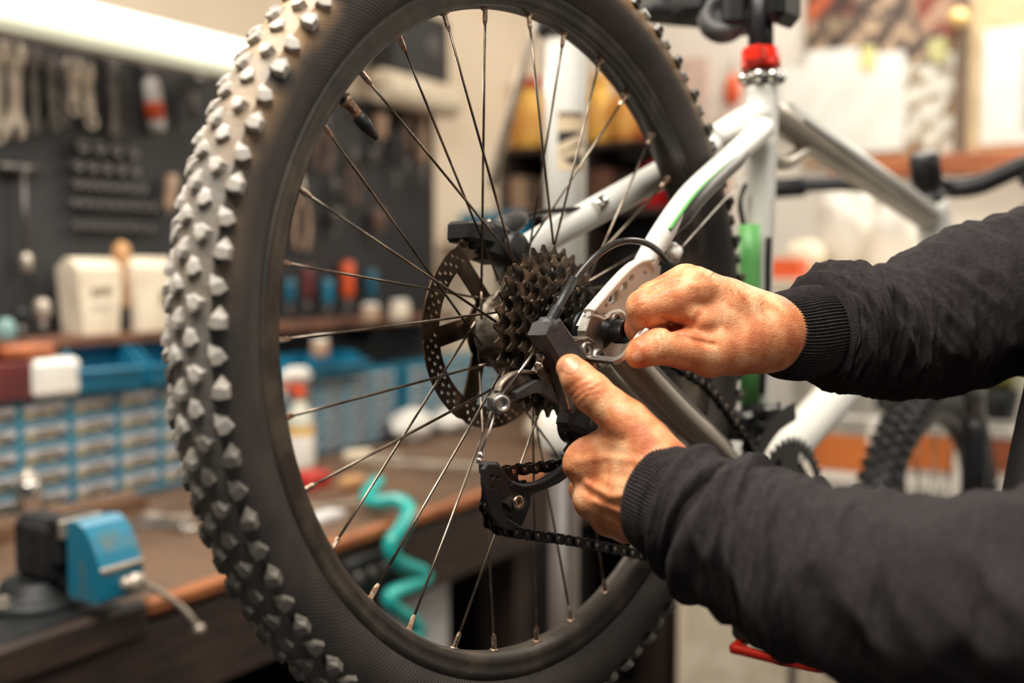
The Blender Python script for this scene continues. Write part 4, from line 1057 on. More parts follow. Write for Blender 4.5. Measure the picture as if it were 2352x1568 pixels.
m_flesh = mat('worn_tan_grip', (176, 146, 122), (148, 118, 96), rough=0.5, scale=30)
m_brgrip = mat('brown_grip', (118, 88, 72), (92, 70, 60), rough=0.5, scale=30)
plier(690, 400, 694, 575, 62, 'pale tan-gripped pliers hanging close beside the rim', m_flesh, m_oldsteel)
plier(742, 250, 742, 395, 64, 'brown-gripped pliers high on the board next to the valve', m_brgrip, m_toolgrey)
plier(812, 335, 812, 470, 48, 'small brown pliers left of the hammer row', m_brgrip, m_toolgrey)
plier(768, 405, 768, 520, 44, 'dark pliers hanging low, left of the round file', m_castdark, m_toolgrey)
driver(874, 262, 874, 345, 42, .72, 'short tool with a fat brown grip under the cream roll', m_flesh, 'awl', 'awl', 'grips under the cream roll')
driver(930, 262, 942, 440, 30, .5, 'slim brown-handled file left of the chain whip', m_brgrip, 'file', 'file', 'files under the cream roll')
driver(966, 255, 974, 452, 34, .62, 'long tan-handled file at the end of the board', m_flesh, 'file', 'file', 'files under the cream roll')
driver(855, 345, 858, 380, 34, .8, 'round grey knob-handled tool in the middle of the board', m_toolgrey, 'knob_tool', 'hand tool', 'tools in the middle of the board')
driver(770, 480, 773, 560, 36, .5, 'short grey-handled punch low on the board', m_toolgrey, 'punch', 'punch', 'tools in the middle of the board')
driver(866, 480, 872, 552, 44, .7, 'stub tool with a brown wooden grip above the screwdrivers', m_brgrip, 'stub_awl', 'awl', 'tools in the middle of the board')
driver(908, 300, 912, 470, 28, .5, 'long dark-handled file between the brown ones', m_castdark, 'file', 'file', 'files under the cream roll')
driver(395, 400, 388, 505, 30, .8, 'tan-gripped tool hanging half behind the tyre', m_flesh, 'wire_cutter', 'cutter', 'tools beside the tyre')
driver(440, 215, 450, 310, 26, .6, 'dark tool hanging right of the ring tool', m_toolgrey, 'hex_driver', 'hand tool', 'tools beside the tyre')
# cream roll and dark box above
p0 = LW(862, 215, PB - 0.06); p1 = LW(1030, 222, PB - 0.06)
m = Mesh(); ln = p1[0] - p0[0]
m.lathe([(0.010, -ln / 2), (0.045, -ln / 2), (0.050, -ln / 2 + .01), (0.050, ln / 2 - .01), (0.045, ln / 2), (0.010, ln / 2)], ax=(1, 0, 0), seg=28)
pr_ = wthing('paper_towel_roll', 'wide cream paper roll on a holder above the hanging files', 'paper roll', ((p0[0] + p1[0]) / 2, PB - 0.075, (p0[2] + p1[2]) / 2))
m.obj('paper', m_cloth, pr_)
m = Mesh(); m.tube([(-ln / 2 - 0.02, 0.07, 0.03), (-ln / 2 - 0.02, 0, 0), (ln / 2 + 0.02, 0, 0), (ln / 2 + 0.02, 0.07, 0.03)], 0.005, seg=8); m.obj('holder_rod', m_brown, pr_)
a = LW(862, 168, PB - 0.03); b = LW(990, 55, PB - 0.03)
base = np.array([(a[0] + b[0]) / 2, PB, a[2]])
rd = wthing('wall_radio', 'dark box with a speaker grille on the wall above the paper roll', 'radio', base)
pbox(Mesh(), (a[0], PB - 0.10, a[2]), (b[0], PB, b[2]), base, 0.008).obj('case', m_black, rd)
m = Mesh(); m.lathe([(0.002, 0.004), (0.035, 0.003), (0.040, 0.0)], o=((b[0] - a[0]) * .2, -0.10, (b[2] - a[2]) * .5), ax=(0, -1, 0), seg=24); m.obj('speaker_grille', m_greyplastic, rd)

# ---- shelf over the drawer cabinets with its load
sa = LW(100, 772, 1.86)
SHZ = sa[2]
base = np.array([1.4, 1.9, SHZ - 0.03])
sh = wthing('wall_shelf', 'narrow brown shelf along the foot of the black board', 'shelf', base)
pbox(Mesh(), (0.3, 1.80, SHZ - 0.022), (2.55, PB, SHZ), base).obj('shelf_plank', m_brown, sh)
for a in (0.5, 1.35, 2.2): pbox(Mesh(), (a, 1.84, SHZ - 0.07), (a + 0.02, PB, SHZ - 0.022), base).obj('bracket', m_black, sh)
def carton(px0, px1, pyt, label, letters):
    a = LW(px0, 750, 1.86); b = LW(px1, 750, 1.86); top = LW((px0 + px1) / 2, pyt, 1.86)[2]
    w = b[0] - a[0]; h = top - SHZ
    base = np.array([(a[0] + b[0]) / 2, 1.865, SHZ])
    r = wthing('paper_carton', label, 'carton', base, 'cartons on the wall shelf')
    m = Mesh(); t = 0.036
    m.add([(-w * .40, -t, 0), (w * .40, -t, 0), (w * .40, t, 0), (-w * .40, t, 0), (-w / 2, -t, h * .86), (w / 2, -t, h * .86), (w / 2, t, h * .86), (-w / 2, t, h * .86), (-w * .5, -0.004, h), (w * .5, -0.004, h), (w * .5, 0.004, h), (-w * .5, 0.004, h)],
          [(0, 1, 5, 4), (1, 2, 6, 5), (2, 3, 7, 6), (3, 0, 4, 7), (3, 2, 1, 0), (4, 5, 9, 8), (6, 7, 11, 10), (5, 6, 10, 9), (7, 4, 8, 11), (8, 9, 10, 11)])
    m.obj('carton_body', m_cloth, r)
    m = Mesh()
    for (x, z, ww, hh) in letters: m.box((x * w, -t - 0.003, z * h), (ww * w, 0.001, hh * h))
    m.obj('printed_mark', mat('brown_print', (132, 118, 88), (120, 104, 76), rough=.8), r)
carton(160, 262, 592, 'cream paper carton with a line of dark print, left of the pair', [(-.16, .56, .10, .09), (-.03, .57, .08, .09), (.1, .575, .09, .09), (.2, .58, .07, .08), (0.02, .36, .5, .012)])
carton(286, 388, 590, 'cream paper carton with a brown square mark, beside the tyre', [(.22, .45, .26, .20)])
mt, L = board_frame(LW(278, 553, 1.86), LW(282, 752, 1.86))
o = empty('wooden_brush', 'upright orange-brown wooden brush handle between the two cartons', 'brush', mt)
m = Mesh(); m.lathe([(0.004, 0), (0.018, 0.012), (0.019, 0.03), (0.012, 0.06), (0.011, L - 0.05), (0.015, L - 0.045)], ax=(1, 0, 0), seg=16); m.obj('handle', m_tan, o)
m = Mesh(); m.box((L - 0.022, 0, 0), (0.044, 0.032, 0.022), bev=0.003); m.obj('bristles', m_castdark, o)
def spin(px, pyt, r, label, nm, cat, mh, ml, lat=1.86, z0=None):
    zb = SHZ if z0 is None else z0
    p = LW(px, pyt, lat); h = p[2] - zb
    root = wthing(nm, label, cat, (p[0], lat, zb), 'small upright tools on the shelf')
    m = Mesh(); m.lathe([(r * .5, 0), (r * .5, h - 2.6 * r)], seg=12); m.obj('shaft', ml, root)
    m = Mesh(); m.lathe([(r * .5, h - 2.8 * r), (r, h - 2.0 * r), (r, h - .7 * r), (r * .6, h - .1 * r), (0.0005, h)], seg=14); m.obj('knob', mh, root)
spin(96, 684, 0.016, 'upright driver with a brownish round knob on the shelf', 'knob_driver', 'hand tool', m_oldsteel, m_toolgrey)
spin(48, 704, 0.013, 'dark upright driver left of the brown-knobbed one', 'knob_driver', 'hand tool', m_castdark, m_toolgrey)
spin(12, 730, 0.019, 'short tool with a pale teal knob at the left edge', 'knob_driver', 'hand tool', mat('pale_teal', (130, 160, 158), (110, 142, 142)), m_bluep)

# ---- blue drawer cabinets
RKF = 1.78; r_top = 1.128; r_bot = 0.903; NR = 5
def cabinet(a0, ncol, label, rows=NR, top=r_top, pitch=0.106):
    L = ncol * pitch + 0.012; base = np.array([a0 + L / 2, RKF + 0.06, r_bot])
    root = wthing('drawer_cabinet', label, 'drawer cabinet', base, 'small parts cabinets on the bench')
    zt = top; H = zt - r_bot; ph = (H - 0.010) / rows
    m = Mesh()
    for c in range(ncol + 1): pbox(m, (a0 + c * pitch, RKF, r_bot), (a0 + c * pitch + 0.012, RKF + 0.12, zt), base, 0.001)
    for r in range(rows + 1): pbox(m, (a0, RKF + 0.001, r_bot + r * ph), (a0 + L, RKF + 0.12, r_bot + r * ph + 0.010), base, 0.001)
    pbox(m, (a0, RKF + 0.112, r_bot), (a0 + L, RKF + 0.125, zt), base, 0.001)
    m.obj('cabinet_frame', m_rack, root)
    x0, x1 = 0.012, pitch; w = x1 - x0 - 0.004; hh = ph - 0.014
    d0 = c0 = l0 = None
    for c in range(ncol):
        for r in range(rows):
            p = (a0 + c * pitch + (x0 + x1) / 2 - base[0], RKF - base[1], r * ph + 0.010 + hh / 2 + 0.001)
            if d0 is None:
                m = Mesh(); m.box((0, 0.002, hh * 0.24), (w, 0.006, hh * 0.5), bev=0.001); m.box((0, -0.004, hh * 0.42), (w * .5, 0.010, hh * 0.13), bev=0.001); m.box((0, 0.05, -hh * .46), (w, 0.1, hh * .07))
                d0 = m.obj('drawer', m_drawer, root); d0.location = p
                m = Mesh(); m.box((-w * .14, 0.007, -hh * 0.20), (w * .66, 0.012, hh * 0.42), bev=0.002); c0 = m.obj('drawer_contents', m_contents, d0)
                m = Mesh(); m.box((0, -0.0025, hh * 0.22), (w * .9, 0.002, hh * 0.2)); l0 = m.obj('drawer_label', m_label, d0)
            else:
                d = link_copy(d0, root, Matrix.Translation(p)); link_copy(c0, d); link_copy(l0, d)
    return root
cabinet(0.895, 6, 'blue parts cabinet with clear drawers at the left, behind the vise')
cabinet(1.62, 6, 'blue parts cabinet seen through the spokes, behind the spray bottle', rows=6, top=1.10, pitch=0.100)
cabinet(2.28, 5, 'farther blue parts cabinet seen behind the brake rotor', rows=6, top=1.10, pitch=0.100)

# open blue bins on the cabinets
def hopper(p, w, d, h, label, rz=0.0):
    root = wthing('storage_bin', label, 'bin', p, 'open blue bins on the cabinets', rz)
    t = 0.004
    def q(m, a, b): m.box((np.array(a) + np.array(b)) / 2, np.abs(np.array(b) - np.array(a)), bev=0.001)
    m = Mesh(); q(m, (-w / 2, -d / 2, 0), (w / 2, d / 2, t)); q(m, (-w / 2, d / 2 - t, 0), (w / 2, d / 2, h))
    for sx_ in (-1, 1):
        x = sx_ * (w / 2 - t / 2)
        vs = [(x - t / 2, -d / 2, 0), (x - t / 2, d / 2, 0), (x - t / 2, d / 2, h), (x - t / 2, -d * .05, h), (x - t / 2, -d / 2 - 0.012, h * .5)]
        vs += [(a + t, b, c) for a, b, c in vs]
        m.add(vs, [(0, 1, 2, 3, 4), (9, 8, 7, 6, 5), (0, 5, 6, 1), (1, 6, 7, 2), (2, 7, 8, 3), (3, 8, 9, 4), (4, 9, 5, 0)])
    m.obj('bin_body', m_bin, root)
    m = Mesh(); m.box((0, -d / 2 - 0.006, h * .26), (w, 0.006, h * .52), R=Matrix.Rotation(R_(14), 3, 'X'), bev=0.002); m.box((0, -d / 2 - 0.013, h * .5), (w + .01, 0.010, 0.010), bev=0.003); m.obj('bin_lip', m_bin, root)
b0 = LW(262, 870, 1.76)
hopper((b0[0] - 0.01, 1.80, r_top + 0.001), 0.135, 0.10, 0.085, 'open blue storage bin on top of the left parts cabinet', rz=R_(-8))
hopper((b0[0] + 0.15, 1.80, r_top + 0.001), 0.13, 0.10, 0.080, 'open blue storage bin right of the first, half behind the tyre', rz=R_(-4))
for i, a in enumerate((1.72, 1.86, 2.0)):
    hopper((a, 1.80, 1.101), 0.125, 0.10, 0.055, ['low blue bin nearest the rim on the cabinet behind the wheel', 'middle low blue bin on the cabinet behind the wheel', 'low blue bin just left of the brake rotor on the cabinet'][i])
a = LW(88, 885, 1.74); b = LW(198, 820, 1.74)
sbox('white_box', 'small white box on top of the left parts cabinet', 'box', (a[0], 1.75, r_top), (b[0], 1.84, b[2]), m_whitep, 0.01)
a = LW(-60, 860, 1.76); b = LW(86, 828, 1.76)
sbox('dark_red_box', 'flat dark red box beside the white box on the cabinet', 'box', (a[0], 1.76, r_top), (b[0], 1.86, b[2]), m_darkred, 0.003)
a = LW(18, 826, 1.77); b = LW(150, 785, 1.77)
o = sbox('orange_case', 'orange-brown case lying on the dark red box', 'case', (a[0], 1.77, LW(86, 828, 1.76)[2] + 0.001), (b[0] - 0.015, 1.86, b[2]), mat('orange_brown_case', (178, 98, 52), (150, 80, 44), rough=.5), 0.01)
# screwdrivers in front of the lower board, seen through the spokes
for px, y0, y1, w, mh, lb in ((664, 640, 730, 34, m_bluep, 'screwdriver with a dull blue handle nearest the rim'), (706, 612, 735, 30, m_darkred, 'screwdriver with a dark red handle'), (752, 640, 736, 32, m_bin, 'screwdriver with a bright teal-blue handle'),
                              (798, 600, 738, 38, m_orange, 'screwdriver with an orange-red handle'), (852, 620, 730, 34, m_bluep, 'screwdriver with a blue handle right of the orange one')):
    driver(px, y0, px + 3, y1, w, .62, lb, mh)
# small jars / knobs before the blue bins
for i, (px, py, r, c, lb) in enumerate(((868, 722, 0.024, m_flesh, 'round beige jar on the blue bins'), (935, 716, 0.027, m_cloth, 'cream jar next to the brake rotor'), (735, 800, 0.022, m_flesh, 'beige tub before the low blue bins'))):
    p = LW(px, py, 1.72)
    zt = 1.101 if i == 2 else 1.156
    root = wthing('jar', lb, 'jar', (p[0], 1.745 if i < 2 else 1.72, p[2] - r), 'jars among the blue bins')
    if i < 2:
        p2 = p
    m = Mesh(); m.lathe([(r * .8, 0), (r, 0.004), (r, 1.6 * r), (r * .85, 1.8 * r)], seg=18); m.obj('jar_body', c, root)
    m = Mesh(); m.lathe([(r * .9, 1.8 * r), (r * .9, 2.15 * r), (r * .2, 2.2 * r)], seg=18); m.obj('lid', m_whitep, root)

# ---- on the bench top
# spray bottle
p = ZW(690, 1078, BZ)
sb = wthing('spray_bottle', 'clear spray bottle with a white and red trigger head standing on the bench', 'spray bottle', (p[0], p[1], BZ), rz=R_(-20))
m = Mesh(); m.lathe([(0.030, 0), (0.034, 0.004), (0.034, 0.11), (0.028, 0.135), (0.014, 0.160), (0.012, 0.172)], seg=24); m.obj('bottle_body', mat('milky_bottle', (206, 204, 190), (190, 190, 170), rough=.25), sb)
m = Mesh(); m.lathe([(0.0345, 0.012), (0.0348, 0.014), (0.0348, 0.085), (0.0345, 0.087)], seg=24, caps=False); m.obj('label', m_whitep, sb)
m = Mesh(); m.lathe([(0.0350, 0.085), (0.0350, 0.104)], seg=24, caps=False); m.obj('orange_label_band', m_yellow, sb)
m = Mesh(); m.lathe([(0.016, 0.168), (0.016, 0.190), (0.012, 0.195)], seg=16); m.box((-0.02, 0, 0.196), (0.05, 0.016, 0.012), bev=0.003); m.obj('red_collar', m_orange, sb)
m = Mesh(); m.tube([(0.022, 0, 0.212), (0.010, 0, 0.222), (-0.020, 0, 0.224), (-0.048, 0, 0.220)], [0.016, 0.022, 0.020, 0.012], seg=14, flat=.8); m.tube([(-0.030, 0, 0.21), (-0.040, 0, 0.185), (-0.036, 0, 0.165)], 0.005, seg=8); m.obj('trigger_head', m_whitep, sb)
# red tray next to it
p = ZW(720, 1118, BZ); sbox('red_box', 'small red box on the bench in front of the spray bottle', 'box', (p[0] - 0.045, p[1] - 0.03, BZ), (p[0] + 0.03, p[1] + 0.03, BZ + 0.035), m_redp, 0.006)
# crumpled cloths
def blob(name, label, cat, p, rx, ry, rz, material, seed, amp=.25):
    A = []
    for i in range(19):
        th = PI * i / 18; row = []
        for j in range(28):
            ph = 2 * PI * j / 28; d = Vector((math.sin(th) * math.cos(ph), math.sin(th) * math.sin(ph), math.cos(th)))
            k = 1 + amp * (mnoise.noise(d * 2.1 + Vector((seed, 0, 0))) + .5 * mnoise.noise(d * 5 + Vector((0, seed, 0))))
            row.append((d.x * rx * k, d.y * ry * k, max(0, (d.z * k * .5 + .5)) * rz))
        A.append(row)
    o = Mesh().grid(np.array(A), wrap=True).obj(name, material); return single(o, label, cat, wall_mtx(p))
p = ZW(930, 1005, BZ); blob('cleaning_rag', 'crumpled white rag on the bench under the brake rotor', 'rag', (p[0] - .02, p[1] - .04, BZ), .075, .05, .085, m_whitep, 3)
p = ZW(1040, 990, BZ); blob('cleaning_rag', 'second crumpled white rag, partly behind the cassette', 'rag', (p[0], p[1], BZ), .07, .05, .07, m_whitep, 9)
p = ZW(1260, 1015, BZ); blob('paper_towel', 'crumpled pale paper towel beneath the sprockets', 'rag', (p[0], p[1], BZ), .09, .05, .08, m_cloth, 5)
# wrenches and bars lying on the bench
def lying(name, label, cat, px0, py0, px1, py1, w, t, material, handle=None, grp=None):
    p0 = ZW(px0, py0, BZ + t / 2); p1 = ZW(px1, py1, BZ + t / 2); d = p1 - p0; L = np.linalg.norm(d); ang = math.atan2(d[1], d[0])
    root = wthing(name, label, cat, (p0[0], p0[1], BZ), grp, rz=ang)
    if handle is None:
        s = sheet([wrench_loop(L, w * .5, w, w * .8), circ(L - w * .8, 0, w * .5, 12)], t, bev=t * .2, to3=lambda x, y, z: (x, y, z + t / 2 + t * .2)); s.obj('wrench_body', material, root)
    else:
        m = Mesh(); m.lathe([(w * .3, 0), (w * .5, 0.006), (w * .5, L * .45), (w * .3, L * .5)], o=(0, 0, w * .5), ax=(1, 0, 0), seg=14); m.obj('handle', handle, root)
        m = Mesh(); m.tube([(L * .45, 0, w * .5), (L, 0, w * .5)], w * .16, seg=8); m.obj('blade', material, root)
    return root
lying('combination_wrench', 'chrome wrench lying on the bench right of the vise', 'wrench', 300, 1205, 448, 1218, .022, .008, m_chrome, grp='tools lying on the bench')
lying('combination_wrench', 'smaller steel wrench lying beyond the chrome one', 'wrench', 330, 1186, 440, 1192, .016, .007, m_oldsteel, grp='tools lying on the bench')
lying('combination_wrench', 'long flat wrench lying below the cable end, seen through the spokes', 'wrench', 850, 1062, 1115, 1072, .022, .008, m_oldsteel, grp='tools lying on the bench')
lying('screwdriver', 'cream-handled screwdriver lying on the bench', 'screwdriver', 790, 1050, 920, 1048, .034, .03, m_oldsteel, m_cloth, grp='tools lying on the bench')
lying('screwdriver', 'tan-handled screwdriver next to the teal hose', 'screwdriver', 782, 1112, 880, 1095, .030, .03, m_oldsteel, m_tan, grp='tools lying on the bench')
lying('steel_ruler', 'pale steel bar lying on the bench below the red box', 'bar', 700, 1168, 840, 1150, .02, .004, m_oldsteel, grp='tools lying on the bench')
p = ZW(735, 1200, BZ); sbox('whetstone', 'pale flat stone at the bench edge close to the rim', 'stone', (p[0] - .05, p[1] - .02, BZ), (p[0] + .05, p[1] + .02, BZ + .016), m_label, .003)
sbox('timber_offcut', 'long grey-brown timber offcut lying before the parts cabinet', 'timber', (0.93, 1.66, BZ), (1.30, 1.72, BZ + .03), m_wood, .003)
# chrome tins left
p = ZW(45, 1200, BZ)
r = wthing('metal_can', 'shiny ribbed metal can standing behind the vise', 'can', (p[0], p[1] - 0.03, BZ))
m = Mesh(); m.lathe([(0.024, 0), (0.025, 0.003), (0.025, 0.030), (0.0235, 0.034), (0.025, 0.038), (0.025, 0.078), (0.022, 0.083)], seg=24); m.obj('can_body', m_chrome, r)
m = Mesh(); m.lathe([(0.021, 0.083), (0.021, 0.094), (0.008, 0.097), (0.008, 0.104)], seg=20); m.obj('can_lid', m_oldsteel, r)

# ---- bench vise
vb = ZW(120, 1440, BZ)
VX, VY = 0.862, 1.268
V = wthing('bench_vise', 'worn blue bench vise with a dark cast jaw bolted to the bench', 'vise', (VX, VY, BZ), rz=R_(-90))
m = Mesh(); m.lathe([(0.072, 0), (0.075, 0.005), (0.070, 0.014), (0.052, 0.017), (0.046, 0.026), (0.042, 0.036)], o=(-0.055, -0.02, 0), seg=28); m.obj('swivel_base', m_castdark, V)
for (x, y) in ((-0.040, -0.078), (-0.110, -0.05), (0.0, 0.03)):
    m = Mesh(); m.lathe([(0.011, 0), (0.011, 0.010), (0.009, 0.011), (0.009, 0.020), (0.002, 0.021)], o=(x, y, 0.006), seg=6, smooth=False); m.obj('base_bolt', m_oldsteel, V)
m = Mesh(); m.box((-0.045, -0.003, 0.078), (0.10, 0.056, 0.090), bev=0.012); m.box((0.012, -0.003, 0.100), (0.026, 0.066, 0.064), bev=0.004); m.obj('fixed_body', m_castdark, V)
m = Mesh(); m.box((0.029, -0.003, 0.118), (0.009, 0.066, 0.026), bev=0.002); m.obj('jaw_plate', m_oldsteel, V)
prof = [(0.036, 0.130), (0.058, 0.132), (0.072, 0.126), (0.086, 0.112), (0.097, 0.092), (0.104, 0.076), (0.106, 0.070), (0.106, 0.032), (0.098, 0.026), (0.036, 0.026)]
n = len(prof); vs = [(x, y_, z) for y_ in (-0.030, 0.036) for x, z in prof]
fs = [tuple(range(n))[::-1], tuple(range(n, 2 * n))] + [(i, (i + 1) % n, n + (i + 1) % n, n + i) for i in range(n)]
m = Mesh(); m.add(vs, fs); m.obj('moving_jaw', m_vise, V)
m = Mesh(); m.box((0.107, 0.003, 0.072), (0.006, 0.067, 0.008), bev=0.002); m.obj('jaw_ridge', m_oldsteel, V)
m = Mesh(); m.box((0.0, -0.003, 0.045), (0.12, 0.034, 0.030), bev=0.005); m.obj('slide_bar', m_castdark, V)
m = Mesh(); m.lathe([(0.008, 0), (0.008, 0.010), (0.012, 0.012), (0.014, 0.024), (0.011, 0.030), (0.004, 0.031)], o=(0.104, 0.010, 0.050), ax=(1, 0, 0), seg=20); m.obj('screw_head', m_oldsteel, V)
m = Mesh(); m.tube(spline([(0.126, 0.000, 0.052), (0.126, 0.022, 0.046), (0.132, 0.055, 0.020), (0.140, 0.078, -0.005), (0.148, 0.092, -0.030)], 4), 0.0042, seg=12)
m.lathe([(0.002, -0.008), (0.007, -0.005), (0.0085, 0), (0.007, 0.005), (0.002, 0.008)], o=(0.149, 0.094, -0.034), ax=(0.2, 0.5, -0.8), seg=14)
m.lathe([(0.002, -0.008), (0.008, -0.005), (0.0095, 0), (0.008, 0.005), (0.002, 0.008)], o=(0.126, -0.006, 0.053), ax=(0.1, 0.9, 0.2), seg=14)
m.obj('tommy_bar', m_oldsteel, V)

# ---- teal coiled air hose hanging over the bench edge
hp = [(870, 1105, 1.30), (842, 1140, 1.28), (868, 1152, 1.24), (915, 1150, 1.20), (940, 1172, 1.165), (920, 1215, 1.15), (898, 1250, 1.15), (912, 1288, 1.15), (965, 1312, 1.15), (975, 1330, 1.15), (930, 1350, 1.15), (896, 1368, 1.15), (905, 1395, 1.15), (945, 1425, 1.15), (962, 1452, 1.15), (930, 1480, 1.15)]
pts = [LW(px, py, l) for px, py, l in hp]
for i in range(4): pts[i][2] = max(pts[i][2], BZ + 0.016)
b_ = pts[0].copy(); b_[2] = BZ
m = Mesh(); m.tube([p - b_ for p in spline(pts, 8)], 0.0145, seg=14)
o = m.obj('air_hose', m_teal); single(o, 'teal coiled air hose hanging in zigzags over the bench edge', 'hose', wall_mtx(b_))
# small machines under the bench
a = LW(850, 1390, 1.30); b = LW(1000, 1440, 1.30)
sbox('grey_toolbox', 'pale grey case on the bench foot beside the hanging hose', 'case', (a[0], 1.27, 0.226), (b[0] + .02, 1.388, a[2] + .02), m_label, 0.012)
a = LW(765, 1330, 1.30); b = LW(880, 1330, 1.30)
for i, (dx, hh, mm_) in enumerate(((0, .46, m_castdark), (.38, .40, m_darkwood), (.60, .44, m_castdark), (.80, .36, m_black))):
    x0 = a[0] + dx + .28
    sbox('storage_crate', ['tall dark crate under the bench, left', 'dark brown crate under the bench', 'dark crate under the bench behind the pole', 'low black crate under the bench, right'][i], 'crate', (x0, 1.40, 0.226), (x0 + .17, 1.75, 0.226 + hh), mm_, .01)
p = LW(805, 1300, 1.25)
r = wthing('socket_case', 'grey plastic case with round grips hanging under the bench edge', 'case', (p[0], 1.192, p[2] - 0.05))
m = Mesh(); m.box((0, 0, .05), (.17, .012, .075), bev=.005); m.obj('case_panel', m_castdark, r)
for k in range(4):
    m = Mesh(); m.lathe([(.011, 0), (.012, .01), (.009, .014)], o=(-.06 + .04 * k, -.006, .055), ax=(0, -1, 0), seg=12); m.obj('round_grip', m_toolgrey, r)

# ---- end wall: shelf with yellow and red containers
def onback(px, py, a=AB - 0.15): return AW(px, py, a)
a = onback(1150, 350); b = onback(1600, 350)
SZ = a[2]; l0, l1 = min(a[1], b[1]), max(a[1], b[1]); l1 = min(l1, WL - 0.01)
base = np.array([AB - 0.12, (l0 + l1) / 2, 0.0])
sr = wthing('shelving_unit', 'dark shelving unit on the end wall behind the white stand pole', 'shelf', base)
bot = onback(1300, 620)[2]
for z in (SZ - 0.022, SZ - 0.24, bot - .15, .5, .12): pbox(Mesh(), (AB - 0.27, l0, z), (AB - 0.005, l1, z + 0.02), base).obj('shelf_board', m_darkwood, sr)
for l in (l0, (l0 + l1) / 2, l1 - .02): pbox(Mesh(), (AB - 0.27, l, 0.0), (AB - 0.005, l + 0.02, SZ), base).obj('upright', m_darkwood, sr)
pbox(Mesh(), (AB - 0.02, l0, 0.0), (AB - 0.005, l1, SZ - .03), base).obj('back_panel', m_black, sr)
def bottle(px, pyt, wpx, label, mb, mc, cat='bottle', neck=.25, z0=None):
    z0 = SZ - 0.002 if z0 is None else z0
    p = onback(px, pyt, AB - 0.17); k = 3.4 / FPX; w = wpx * k / 2; h = p[2] - z0
    r = wthing('jug' if cat == 'jug' else 'bottle', label, cat, (AB - 0.17, p[1], z0), 'containers on the shelving unit')
    m = Mesh(); m.lathe([(w * .9, 0), (w, h * .04), (w, h * .62), (w * .8, h * .74), (w * neck, h * .84), (w * neck, h * .88)], seg=20); m.obj('bottle_body', mb, r)
    m = Mesh(); m.lathe([(w * neck * 1.25, h * .86), (w * neck * 1.25, h * .99), (w * neck, h)], seg=16); m.obj('cap', mc, r)
    m = Mesh(); m.lathe([(w * 1.01, h * .2), (w * 1.01, h * .52)], seg=20, caps=False); m.obj('label', mat('amber_label', (226, 170, 90), (210, 150, 66)), r)
bottle(1168, 210, 44, 'tall amber bottle at the left end of the high shelf', m_yellow, m_redp, neck=.5)
bottle(1216, 180, 66, 'amber jug with a red cap left of the white pole', m_yellow, m_redp, 'jug', .7)
bottle(1378, 172, 74, 'yellow jug just right of the white pole', m_yellow, m_yellow, 'jug', .5)
bottle(1440, 190, 66, 'amber-yellow jug, second right of the pole', mat('amber_plastic', (222, 150, 62), (204, 130, 48)), m_orange, 'jug', .5)
bottle(1496, 210, 60, 'orange-red jug at the right end of the high shelf', m_orange, m_redp, 'jug', .5)
for i, (px, w, zz, hh, c, lb) in enumerate(((1205, 70, 1, .12, m_flesh, 'brown box on the middle shelf left of the pole'), (1395, 80, 1, .13, m_brown, 'reddish brown box on the middle shelf right of the pole'),
                                            (1465, 50, 1, .10, m_castdark, 'dark box on the middle shelf'), (1200, 80, 2, .14, m_brown, 'brown box on the lower shelf left of the pole'), (1440, 90, 2, .1, m_castdark, 'dark tub on the lower shelf'))):
    z0 = SZ - 0.22 if zz == 1 else bot - .13
    p = onback(px, 400); k = 3.4 / FPX
    sbox('cardboard_box', lb, 'box', (AB - .24, p[1] - w * k / 2, z0), (AB - .06, p[1] + w * k / 2, z0 + hh), c, .004, 'boxes on the shelving unit')
p = AW(1508, 512, AB - .16)
r = wthing('red_canister', 'bright red canister seen under the far seat stay', 'canister', (AB - .16, p[1], SZ - 0.219))
m = Mesh(); m.lathe([(.050, 0), (.056, .006), (.056, .12), (.045, .135), (.018, .145), (.014, .16)], seg=24); m.obj('canister_body', mat('bright_red', (208, 26, 34), (192, 20, 28), rough=.3), r)
m = Mesh(); m.lathe([(.018, .158), (.018, .175), (.01, .18)], seg=16); m.obj('cap', m_black, r)
p = AW(1130, 515, 2.75)
sbox('blue_case', 'small blue case behind the brake caliper', 'case', (2.7, p[1] - .11, p[2] - .05), (2.8, p[1] + .10, p[2] + .035), m_bin, .01)
sbox('small_shelf', 'narrow pale shelf on the cream wall under the blue case', 'shelf', (2.66, p[1] - .14, p[2] - .07), (2.84, WL, p[2] - .05), m_cream, .003)

# hanging orange oval and a pinkish cloth on the end wall
p = AW(1678, 205, AB - .03)
r = wthing('hanging_fob', 'orange oval fob hanging on the white end wall', 'tag', (AB - .012, p[1], p[2]))
m = Mesh(); m.lathe([(0.001, .012), (.030, .008), (.036, 0), (.034, -.008)], ax=(-1, 0, 0), seg=24); mm_ = m.obj('oval_plate', m_orange, r); mm_.scale = (1, .8, 1.5)
m = Mesh(); m.tube([(0, 0, .05), (0, 0, .10)], .003, seg=6); m.obj('cord', m_brown, r)
p = AW(1590, 170, AB - .03)
sbox('wall_notice', 'pinkish-beige notice on the end wall next to the tyre', 'notice', (AB - .008, p[1] - .05, p[2] - .22), (AB - .001, p[1] + .05, p[2] + .06), mat('pinkish_paper', (214, 190, 176), (200, 176, 166), rough=.8, scale=30), .001)
p = AW(1660, 300, AB - .03)
sbox('wall_pipe', 'brownish vertical pipe on the end wall under the orange fob', 'pipe', (AB - .05, p[1] - .025, p[2] - .3), (AB - .001, p[1] + .02, p[2] + .05), mat('pink_brown_pipe', (186, 160, 144), (170, 144, 130)), .01)

